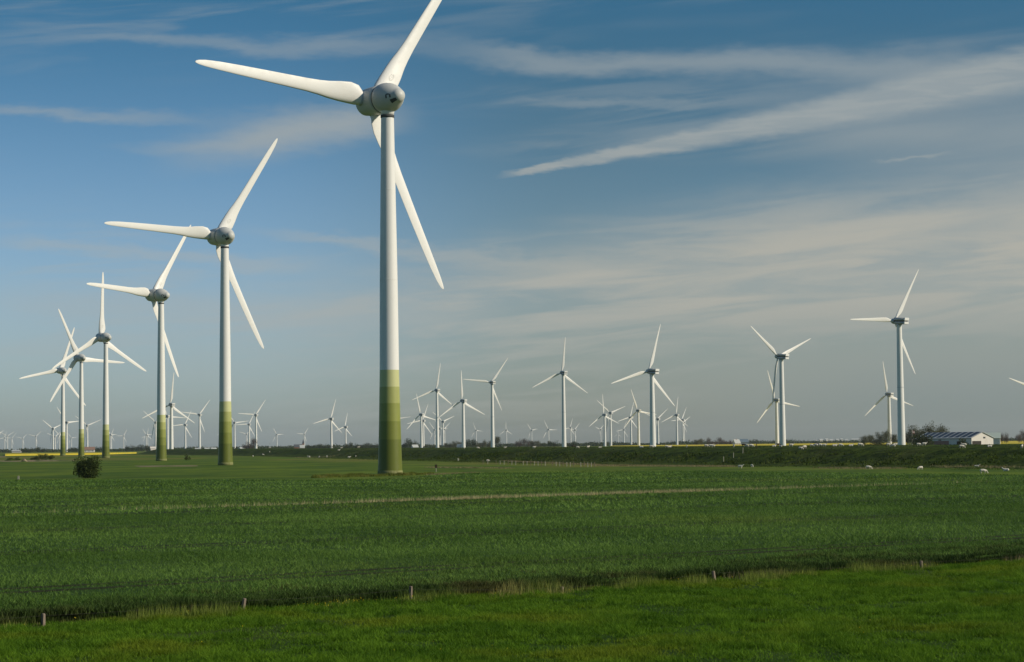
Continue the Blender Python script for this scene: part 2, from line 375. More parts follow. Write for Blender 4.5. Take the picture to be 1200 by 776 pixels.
# dike
rows = []
for i, p in enumerate(DL):
    a = DL[max(i-1, 0)]; b = DL[min(i+1, len(DL)-1)]; t = (b-a)/np.hypot(*(b-a)); n = np.array((t[1], -t[0]))
    rows.append((p, n))
sub = []
for (p, n), (p2, n2) in zip(rows, rows[1:]):
    L = np.hypot(*(p2-p)); k = max(1, int(L/(2.5 if p[1] < 700 else 10)))
    for j in range(k): t = j/k; sub.append((p+(p2-p)*t, n+(n2-n)*t))
offs = np.concatenate([np.linspace(-9, 22, 26), np.linspace(24, 48, 9)])
prz = np.interp(offs, [q[0] for q in PROF], [q[1] for q in PROF])
V = []; last = np.zeros(len(offs))
for p, n in sub:
    last = last*0.62+rng.normal(0, 0.085, len(offs)); jit = last*np.where(offs > 12, 0.25, 1.0); jit[0] = 0; jit[-1] = 0
    for o, z, j in zip(offs, prz, jit): q = p+n*o; V.append((q[0], q[1], (z+j) if 0 < z else z+0.008))
w = len(offs); Fc = [(i*w+j, i*w+j+1, (i+1)*w+j+1, (i+1)*w+j) for i in range(len(sub)-1) for j in range(w-1)]
link('dike', mesh_np('dike', V, Fc, 'dike_turf', True), kind='structure')
# far fields and tracks
def slab(name, pts, h, mat, **kw):
    bm = bmesh.new(); t = [bm.verts.new((x, y, h)) for x, y in pts]; l = [bm.verts.new((x, y, 0.0)) for x, y in pts]; bm.faces.new(t)
    for i in range(len(pts)): j = (i+1) % len(pts); bm.faces.new((l[i], l[j], t[j], t[i]))
    return link(name, bm_mesh(name, bm, mat), kind='structure', **kw)
slab('rapeseed_field', [(at(6, 1650), 1650), (at(118, 1720), 1720), (at(160, 1950), 1950), (at(160, 2060), 2060), (at(6, 2060), 2060)], 1.15, 'rape_bloom')
slab('rapeseed_field', [(at(715, 2450), 2450), (at(800, 1950), 1950), (at(1063, 1650), 1650), (at(1063, 2900), 2900), (at(880, 3000), 3000), (at(715, 2900), 2900)], 1.3, 'rape_bloom')
slab('rapeseed_field', [(at(1163, 1560), 1560), (at(1290, 1500), 1500), (at(1290, 3400), 3400), (at(1163, 3400), 3400)], 1.15, 'rape_bloom')
sheet('dirt_track', [(at(-10, 900), 895), (at(40, 850), 846), (at(92, 860), 856), (at(92, 905), 902), (at(30, 915), 915), (at(-10, 980), 980)], 0.012, 'bare_soil')
sheet('dirt_track', [(at(158, 545), 552), (at(235, 560), 556), (at(232, 590), 588), (at(160, 600), 596)], 0.012, 'bare_soil')
sheet('dirt_track', [(at(-10, 1350), 1350), (at(8, 1400), 1400), (at(6, 1560), 1560), (at(-10, 1560), 1560)], 0.012, 'bare_soil')

# ------------------------------------------------------------------ grass, crop, reeds (nobody could count them)
def blades(x, y, z0, h, w, lean=0.35):
    n = len(x); a = rng.uniform(0, 2*np.pi, n); ca, sa = np.cos(a)*w/2, np.sin(a)*w/2
    la = rng.uniform(0, 2*np.pi, n); ll = h*rng.uniform(0, lean, n)
    v = np.empty((n, 3, 3), np.float32)
    v[:, 0] = np.stack([x-ca, y-sa, z0], 1); v[:, 1] = np.stack([x+ca, y+sa, z0], 1)
    v[:, 2] = np.stack([x+np.cos(la)*ll, y+np.sin(la)*ll, z0+h], 1)
    return v.reshape(-1, 3)
def blade_obj(name, v, mat, label=None, cat=None):
    return link(name, mesh_np(name, v, np.arange(len(v)).reshape(-1, 3), mat), kind='stuff', label=label, cat=cat)
def vnoise(x, y, s, seed=0):
    """smooth value noise in numpy"""
    g = np.random.default_rng(seed).random((256, 256)); u, v = x/s, y/s; i, j = np.floor(u).astype(int), np.floor(v).astype(int)
    fu, fv = u-i, v-j; fu = fu*fu*(3-2*fu); fv = fv*fv*(3-2*fv); G = lambda a, b: g[a % 256, b % 256]
    return (G(i, j)*(1-fu)+G(i+1, j)*fu)*(1-fv)+(G(i, j+1)*(1-fu)+G(i+1, j+1)*fu)*fv
def scatter(x0, x1, y0, y1, dens):
    n = int((x1-x0)*(y1-y0)*dens); return rng.uniform(x0, x1, n), rng.uniform(y0, y1, n)
def view(x, y, m=0.27): return np.abs(x) < m*y+1.5
# pasture in front
x, y = scatter(-21, 27, 43, 92, 620); k = view(x, y) & (y < edge_y(x)+1.0); x, y = x[k], y[k]
tuft = vnoise(x, y, 0.75, 1)*0.5+vnoise(x, y, 0.3, 2)*0.25+vnoise(x, y, 2.6, 3)*0.25
k = rng.random(len(x)) < np.clip((tuft-0.28)*3.6, 0.16, 1); x, y, tuft = x[k], y[k], tuft[k]
h = (0.06+0.36*np.clip(tuft-0.25, 0, 1)**1.3)*rng.uniform(0.7, 1.3, len(x))
blade_obj('pasture_grass', blades(x, y, np.full(len(x), 0.004), h, rng.uniform(0.014, 0.030, len(x)), 1.8), 'grass_blade', 'bright green tufted pasture grass filling the foreground', 'grass')
# wheat-like crop, finer near, coarser far
TR0 = flat(1000, 641, 0.35); TR0 = (TR0[1]-edge_y(TR0[0]))/math.hypot(1, EDY)
def tram(x, y):
    d = (y-edge_y(x))/math.hypot(1, EDY); m = np.mod(d-TR0, 24.0); return (np.abs(m-0.45) < 0.45) | (np.abs(m-2.35) < 0.45)
for k_ in range(0, 6):
    for o_ in (0.08, 1.98):
        d_ = (TR0+24*k_+o_)*math.hypot(1, EDY); w_ = 0.74*math.hypot(1, EDY)
        if d_ < 2.5: continue
        xa, xb = (-36, 60) if k_ < 3 else (-60, 40)
        sheet('wheel_track', [(xa, edge_y(xa)+d_), (xb, edge_y(xb)+d_), (xb, edge_y(xb)+d_+w_), (xa, edge_y(xa)+d_+w_)], 0.306, 'track_soil')
vs = []
for (y0, y1, dens, ww, hh) in ((48, 95, 120, 0.034, 0.13), (95, 150, 46, 0.055, 0.14), (150, 240, 13, 0.10, 0.16), (240, 390, 5, 0.17, 0.18)):
    x, y = scatter(-0.27*y1-2, 0.27*y1+2, y0, y1, dens); k = view(x, y, 0.265) & inside(x, y, CROP); x, y = x[k], y[k]
    t = tram(x, y); dd = (y-edge_y(x))/math.hypot(1, EDY); thin = np.clip(0.35+0.30*(dd-1.6)*(0.5+vnoise(x, y, 2.5, 71)), 0.3, 1)*np.clip(0.35+1.5*vnoise(x, y, 1.1, 72), 0.4, 1); k = (~t | (rng.random(len(x)) < 0.12)) & (rng.random(len(x)) < thin); x, y = x[k], y[k]
    q = 0.45+0.6*vnoise(x, y, 5.0, 4)+0.5*vnoise(x, y, 0.7, 5)
    vs.append(blades(x, y, np.full(len(x), 0.27), hh*q*rng.uniform(0.7, 1.25, len(x)), rng.uniform(0.6, 1.3, len(x))*ww, 1.9))
# the leafy side of the crop along the near edge
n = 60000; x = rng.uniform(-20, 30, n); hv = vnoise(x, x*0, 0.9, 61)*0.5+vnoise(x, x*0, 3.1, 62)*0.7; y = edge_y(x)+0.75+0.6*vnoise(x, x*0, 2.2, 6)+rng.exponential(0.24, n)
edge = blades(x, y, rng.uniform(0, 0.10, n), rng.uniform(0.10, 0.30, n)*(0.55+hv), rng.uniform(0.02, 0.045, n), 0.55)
blade_obj('young_wheat', np.concatenate(vs), 'wheat_blade', 'dense dark green young cereal crop covering the wide middle field', 'crop')
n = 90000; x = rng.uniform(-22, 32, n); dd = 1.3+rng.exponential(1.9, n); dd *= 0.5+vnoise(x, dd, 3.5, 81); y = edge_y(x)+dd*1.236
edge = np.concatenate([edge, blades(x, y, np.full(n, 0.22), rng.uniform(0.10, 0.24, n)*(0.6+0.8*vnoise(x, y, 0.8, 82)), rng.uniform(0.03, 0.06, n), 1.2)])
blade_obj('crop_stems', edge, 'crop_stem', 'stems and old leaves at the near edge of the crop, shade painted in as dark colour', 'crop')
# weeds along the field edge
n = 52000; x = rng.uniform(-20, 30, n); c = vnoise(x, x*0, 1.1, 9)*0.6+vnoise(x, x*0, 3.5, 10)*0.5
k = rng.random(n) < np.clip((c-0.46)*3.0, 0.08, 1); x = x[k]; c = c[k]; n = len(x)
y = edge_y(x)+rng.normal(0.50, 0.50, n)+1.1*(vnoise(x, x*0, 1.7, 31)-0.5)
blade_obj('edge_weeds', blades(x, y, np.zeros(n), (0.06+0.34*rng.random(n)**2.4)*(0.15+c*1.3), rng.uniform(0.012, 0.03, n), 0.5), 'weed_leaf', 'yellowish rough weeds along the near field edge', 'weeds')
n = 4200; x = rng.uniform(-20, 30, n); c = vnoise(x, x*0, 1.6, 12); k = rng.random(n) < np.clip((c-0.55)*4, 0.01, 1); x = x[k]; n = len(x)
y = edge_y(x)+rng.normal(0.85, 0.25, n)
blade_obj('dry_stalks', blades(x, y, np.zeros(n), rng.uniform(0.15, 0.42, n), rng.uniform(0.010, 0.022, n), 0.5), 'dry_reed', 'dry tan stalks standing in clumps along the near field edge', 'weeds')
n = 260; x = np.concatenate([rng.normal(-3.4, 0.9, 40), rng.uniform(-18, 26, 130), rng.normal(-5.6, 0.9, 60), rng.uniform(-14, 18, 30)])
y = np.concatenate([edge_y(x[:230])+rng.normal(0.5, 0.35, 230), rng.uniform(48, 60, 30)])
v = blades(x, y, rng.uniform(0.06, 0.22, n), rng.uniform(0.02, 0.035, n), rng.uniform(0.022, 0.036, n), 0.2)
blade_obj('dandelion_flowers', v, 'dandelion', 'scattered small yellow flowers along the pasture edge', 'flowers')
# pale reed strip crossing the crop
P0, P1 = np.array((-46.0, 146.0)), np.array((60.0, 233.0)); Ls = np.hypot(*(P1-P0)); ts = (P1-P0)/Ls; ns = np.array((-ts[1], ts[0]))
n = 26000; u = rng.uniform(0, 1, n); c = vnoise(u*Ls, u*0, 1.3, 20); env = np.interp(u, [0, .12, .3, .42, .55, .63, .75, .86, 1], [.01, .05, .25, .9, .9, .35, .12, .03, 0])
k = rng.random(n) < env*np.clip(0.45+c, 0, 1); u = u[k]; n = len(u); o = rng.normal(0, 0.35, n)
q = P0+ts*(u*Ls)[:, None]+ns*o[:, None]
blade_obj('reed_strip', blades(q[:, 0], q[:, 1], np.full(n, 0.15), rng.uniform(0.28, 0.58, n), rng.uniform(0.035, 0.07, n), 0.25), 'pale_reed', 'pale dry reeds in a thin strip across the green crop', 'reeds')
# rough growth between crop and the nearest tower
n = 16000; x = rng.uniform(-32.5, -14, n); y = np.interp(x, [-33, -21, -14], [334, 346, 359])+rng.normal(0, 2.2, n)
blade_obj('rough_verge', blades(x, y, np.zeros(n), rng.uniform(0.08, 0.25, n)+0.45*vnoise(x, y, 1.6, 41)**2, rng.uniform(0.08, 0.2, n), 0.6), 'verge_leaf', 'brownish rough verge around the foot of the nearest turbine', 'weeds')
# dike and its foot: tussocks
vs = []; n = 150000; i = rng.integers(0, len(sub), n*2); ok = np.array([sub[a][0][1] for a in range(len(sub))]); pr = (ok[i] > 250) & (ok[i] < 900); i = i[pr][:n]; n = len(i)
P = np.array([s[0] for s in sub]); Nn = np.array([s[1] for s in sub]); o = rng.uniform(-16, 30, n)
q = P[i]+Nn[i]*o[:, None]+rng.normal(0, 1.4, (n, 2)); z = np.interp(o, [a[0] for a in PROF], [a[1] for a in PROF])
c = vnoise(q[:, 0], q[:, 1]*0.6, 3.0, 30)
k = (rng.random(n) < np.clip((c-0.25)*1.6, 0.05, 1)) & ((rng.random(n) < 0.25) | (o < 9)); q, z, c, o, n = q[k], z[k], c[k], o[k], int(k.sum())
tall = np.where((o > 8) | (o < -1), 0.35, 1.0)
blade_obj('dike_grass', blades(q[:, 0], q[:, 1], z-0.05, tall*(0.12+0.42*c)*rng.uniform(0.6, 1.3, n), rng.uniform(0.16, 0.50, n), 0.9), 'dike_blade', 'dark tussocky grass on the slope and foot of the dike', 'grass')
# tan dry grass at the dike foot
vs = []
for (pa, pb, dn) in (((700, 546), (860, 547), 5000), ((590, 541), (700, 545), 2500), ((400, 536.2), (345, 536.4), 700), ((500, 548), (600, 549), 900), ((505, 557), (560, 555), 1100), ((1100, 548), (1200, 549), 900), ((960, 549), (1060, 549), 800)):
    a = np.array(flat(*pa)); b = np.array(flat(*pb)); u = rng.random(dn); q = a+(b-a)*u[:, None]+rng.normal(0, 1.0, (dn, 2))*np.array((0.6, 4.0))
    vs.append(blades(q[:, 0], q[:, 1], np.array([dike_height(*p) for p in q]), rng.uniform(0.15, 0.4, dn), rng.uniform(0.06, 0.14, dn), 0.6))
blade_obj('dry_grass', np.concatenate(vs), 'dry_reed', 'patches of dry tan grass along the foot of the dike', 'grass')

# ------------------------------------------------------------------ wind turbines
def blade_mesh(name, table, thick, tw_root, tw_tip, rlen, circ):
    rings = []
    for r, le, te in table:
        t = np.interp(r, [q[0] for q in thick], [q[1] for q in thick]); tw = math.radians(tw_tip+(tw_root-tw_tip)*(1-min(r/rlen, 1))**2)
        k = float(np.interp(r, [circ, circ*2.2], [1, 0])); ring = []
        for i in range(20):
            a = 2*math.pi*i/20; cx = math.cos(a)
            X = (te-le)/2+(te+le)/2*cx
            s = (X+le)/(te+le)
            air = 2.6*(0.2969*math.sqrt(max(s, 0))-0.126*s-0.3516*s*s+0.2843*s**3-0.1015*s**4)/0.26
            prof = air*(1-k)+abs(math.sin(a))*k
            Y = t/2*prof*(1 if math.sin(a) >= 0 else -1)*(1 if abs(math.sin(a)) > 1e-6 else 0)
            ring.append((X*math.cos(tw)+Y*math.sin(tw), -X*math.sin(tw)+Y*math.cos(tw)-0.0007*r*r*0.6, r))
        rings.append(ring)
    return bm_mesh(name, bm_loft(rings), 'white_paint', True)
E_BLADE = blade_mesh('blade', [(1.2, .95, .95), (2.0, .98, 1.05), (2.6, 1.05, 1.7), (3.4, 1.15, 2.35), (5, 1.15, 2.6), (7, 1.12, 2.35), (9.2, 1.0, 1.95), (11, .8, 1.75), (13.5, .66, 1.6), (18, .6, 1.46), (22, .56, 1.34), (27, .52, 1.16), (31, .46, .96), (33.6, .38, .72), (34.9, .26, .46), (35.4, .14, .26), (35.6, .03, .06)],
    [(0, 1.9), (2.2, 1.9), (3.4, 1.6), (5, 1.25), (9, .8), (13.5, .56), (22, .33), (30, .2), (35.6, .05)], 24, 1, 35.6, 1.6)
W_BLADE = blade_mesh('blade', [(0.8, .5, .5), (2.4, .5, .55), (3.6, .56, .95), (5, .62, 1.5), (6.5, .65, 1.8), (8, .62, 1.8), (12, .5, 1.55), (18, .4, 1.15), (25, .3, .75), (30, .2, .45), (31.6, .12, .25), (32, .03, .05)],
    [(0, 1.0), (2.4, .95), (5, .7), (8, .5), (14, .32), (24, .18), (32, .05)], 22, 1, 32, 1.8)
def tower_profile(z): return float(np.interp(z, [0, 6, 9.2, 18, 33, 62.6], [2.10, 1.93, 1.84, 1.66, 1.54, 1.10]))
def tube_mesh(name, z0, z1, mat, n=40, rf=tower_profile, steps=6):
    zs = [z0+(z1-z0)*i/steps for i in range(steps+1)]
    return bm_mesh(name, bm_loft([[(rf(z)*math.cos(2*math.pi*i/n), rf(z)*math.sin(2*math.pi*i/n), z) for i in range(n)] for z in zs], False), mat, True)
BANDS = [0, 6.1, 9.2, 12.3, 15.1, 18.0]
def make_green_turbine():
    t = link('wind_turbine', None)
    tw = link('tower', tube_mesh('tower', 18.0, 62.7, 'tower_white', steps=14), t)
    for i in range(5): link('green_band', tube_mesh('green_band', BANDS[i], BANDS[i+1], 'tower_green_%d' % i, steps=3), tw)
    for z in (33.5, 49.0):
        r = tower_profile(z)
        link('flange', bm_mesh('flange', lathe([(r, z-0.05), (r+0.012, z-0.04), (r+0.012, z+0.04), (r, z+0.05)], 40), 'tower_white', True), tw)
    link('foundation', bm_mesh('foundation', lathe([(2.14, -0.2), (2.16, 0.75), (2.12, 0.8)], 40), 'concrete', True), t)
    link('collar', bm_mesh('collar', lathe([(1.12, 61.5), (1.2, 61.55), (1.2, 62.0), (1.12, 62.05)], 40), 'dark_seam', True), tw)
    # egg shaped nacelle, tail towards -Y
    nac = [(2.60, 1.25), (2.76, 0.9), (2.82, 0.3), (2.80, -0.3), (2.68, -1.1), (2.46, -1.9), (2.14, -2.7), (1.80, -3.35), (1.50, -3.85), (1.34, -4.15), (1.24, -4.45), (1.06, -4.8), (0.72, -5.1), (0.36, -5.26), (0.03, -5.30)]
    nac = [(a*0.94, b if b > 0 else b*0.80) for a, b in nac]
    n_ = link('nacelle', bm_mesh('nacelle', lathe(nac, 44, 'Y'), 'nacelle_shell_shade', True), t, (0, -1.7+1.7, 65))
    link('seam_ring', bm_mesh('seam_ring', lathe([(2.40, 1.24), (2.455, 1.24), (2.455, 1.46), (2.40, 1.46)], 44, 'Y'), 'dark_seam', True), n_)
    neck = link('neck', bm_mesh('neck', lathe([(1.14, -3.05), (1.16, -2.5), (1.4, -2.1), (1.5, -1.2)], 32), 'white_paint', True), n_)
    # dark hatch frame and vent on the side towards the tail
    def patch(ya, yb, aa, ab, off, mat, nm):
        ys = [q[1] for q in nac][::-1]; rs = [q[0] for q in nac][::-1]; rings = []
        bm = bmesh.new(); g = [[None]*4 for _ in range(4)]; g2 = [[None]*4 for _ in range(4)]
        for i in range(4):
            for j in range(4):
                yy = ya+(yb-ya)*i/3; an = math.radians(aa+(ab-aa)*j/3); r = float(np.interp(yy, ys, rs))
                g[i][j] = bm.verts.new(((r+off)*math.cos(an), yy, (r+off)*math.sin(an))); g2[i][j] = bm.verts.new(((r-.05)*math.cos(an), yy, (r-.05)*math.sin(an)))
        for i in range(3):
            for j in range(3): bm.faces.new((g[i][j], g[i+1][j], g[i+1][j+1], g[i][j+1]))
        for i in range(3):
            bm.faces.new((g[i][0], g[i+1][0], g2[i+1][0], g2[i][0])); bm.faces.new((g[i][3], g[i+1][3], g2[i+1][3], g2[i][3]))
            bm.faces.new((g[0][i], g[0][i+1], g2[0][i+1], g2[0][i])); bm.faces.new((g[3][i], g[3][i+1], g2[3][i+1], g2[3][i]))
        return link(nm, bm_mesh(nm, bm, mat), n_)
    patch(-2.20, -2.40, 176, 196, 0.03, 'dark_seam', 'hatch_frame'); patch(-2.80, -3.00, 176, 196, 0.03, 'dark_seam', 'hatch_frame')
    patch(-2.39, -2.81, 172, 178, 0.032, 'dark_seam', 'hatch_frame')
    patch(-2.75, -3.75, 208, 236, 0.03, 'dark_seam', 'vent')
    # spinner
    hub = link('hub', bm_mesh('hub', lathe([(2.45, 1.46), (2.49, 2.2), (2.48, 4.0), (2.40, 5.4), (2.25, 6.4), (1.7, 7.2), (1.0, 7.7), (0.4, 7.9), (0.02, 7.95)], 44, 'Y'), 'nacelle_shell_shade', True), t, (0, 0, 65))
    for i in range(3):
        b = link('blade', E_BLADE, t, (0, 4.8-0.4, 65))
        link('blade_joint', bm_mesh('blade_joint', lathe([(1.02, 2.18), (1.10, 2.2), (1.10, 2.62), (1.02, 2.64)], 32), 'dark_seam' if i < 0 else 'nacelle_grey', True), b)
        # faint round emblem printed near the root
        if i == 0:
            bm = bmesh.new(); n = 24
            for r0_, r1_, seg in ((0.50, 0.44, 24),):
                for k in range(seg):
                    if 6 <= k % 24 < 8: continue
                    a0, a1 = 2*math.pi*k/24, 2*math.pi*(k+1)/24
                    bm.faces.new([bm.verts.new((q*math.cos(a)*0.8+0.55, -0.70+0.0, q*math.sin(a)*1.5+6.0)) for q, a in ((r0_, a0), (r0_, a1), (r1_, a1), (r1_, a0))])
            for zz in (5.6, 6.0, 6.4): bm.faces.new([bm.verts.new(p) for p in ((0.35, -0.70, zz), (0.78, -0.70, zz), (0.78, -0.70, zz+0.07), (0.35, -0.70, zz+0.07))])
            E_EMB = bm_mesh('emblem', bm, 'emblem_grey'); 
            me = E_EMB
            # project on to the blade surface
            from mathutils.bvhtree import BVHTree
            bb = bmesh.new(); bb.from_mesh(E_BLADE); tree = BVHTree.FromBMesh(bb); bb.free()
            for v in me.vertices:
                h_ = tree.ray_cast(Vector((v.co.x, -4, v.co.z)), Vector((0, 1, 0)))
                if h_[0]: v.co.y = h_[0].y-0.012
            link('emblem', me, b)
    return t
def w_rf(z): return float(np.interp(z, [0, 48.4], [2.05, 1.32]))
def make_white_turbine():
    """50 m hub height; the tower is stretched when a copy stands taller"""
    t = link('wind_turbine', None)
    tw = link('tower', tube_mesh('tower', 0.0, 48.4, 'tower_white', 28, w_rf, 8), t)
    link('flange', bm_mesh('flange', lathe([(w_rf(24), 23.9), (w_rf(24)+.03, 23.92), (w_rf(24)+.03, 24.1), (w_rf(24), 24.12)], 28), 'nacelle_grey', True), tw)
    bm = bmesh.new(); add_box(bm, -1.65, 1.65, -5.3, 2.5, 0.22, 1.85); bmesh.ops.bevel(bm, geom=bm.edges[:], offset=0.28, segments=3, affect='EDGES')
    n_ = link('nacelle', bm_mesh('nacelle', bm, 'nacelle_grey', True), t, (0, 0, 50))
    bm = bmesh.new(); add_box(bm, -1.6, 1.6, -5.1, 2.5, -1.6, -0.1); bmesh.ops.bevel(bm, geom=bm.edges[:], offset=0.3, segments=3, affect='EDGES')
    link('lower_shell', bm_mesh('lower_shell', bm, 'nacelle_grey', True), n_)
    link('seam', box_mesh('seam', (-1.45, 1.45, -4.9, 2.4, -0.15, 0.28), 'dark_seam'), n_)
    link('rear_lit_cap', box_mesh('rear_lit_cap', (-1.62, 1.62, -5.75, -5.0, 0.36, 1.82), 'white_paint', 0.12), n_)  # white caps paint in the sunlit rear end of the nacelle
    link('rear_lit_cap', box_mesh('rear_lit_cap', (-1.58, 1.58, -5.55, -4.8, -1.52, -0.25), 'white_paint', 0.12), n_)
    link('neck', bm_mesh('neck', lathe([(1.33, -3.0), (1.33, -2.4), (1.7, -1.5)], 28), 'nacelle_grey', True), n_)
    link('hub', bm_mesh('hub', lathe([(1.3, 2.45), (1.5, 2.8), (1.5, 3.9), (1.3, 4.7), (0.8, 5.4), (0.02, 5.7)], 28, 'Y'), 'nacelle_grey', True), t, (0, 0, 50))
    for i in range(3): link('blade', W_BLADE, t, (0, 3.3, 50))
    return t
def pose(t, typ, X, Y, H, psi, th):
    t.location = (X, Y, 0); t.rotation_euler = (0, 0, R(psi)); bi = 0
    tilt = R(4.0) if typ == 'W' else R(2.5 if Y > 400 else 0.0)
    T = Matrix.Rotation(tilt, 4, 'X'); oh = 4.8 if typ == 'E' else 3.3
    for c in t.children:
        n = c.name.split('.')[0]
        if n == 'tower' and typ == 'W': c.scale = (1, 1, (H-1.6)/48.4)
        elif n in ('nacelle', 'hub'): c.location.z = H; c.rotation_euler = (tilt, 0, 0)
        elif n == 'blade':
            a = R(90-th-120*bi); bi += 1
            M4 = Matrix.Translation((0, 0, H)) @ T @ Matrix.Translation((0, oh, 0)) @ Matrix.Rotation(a, 4, 'Y')
            c.matrix_local = M4
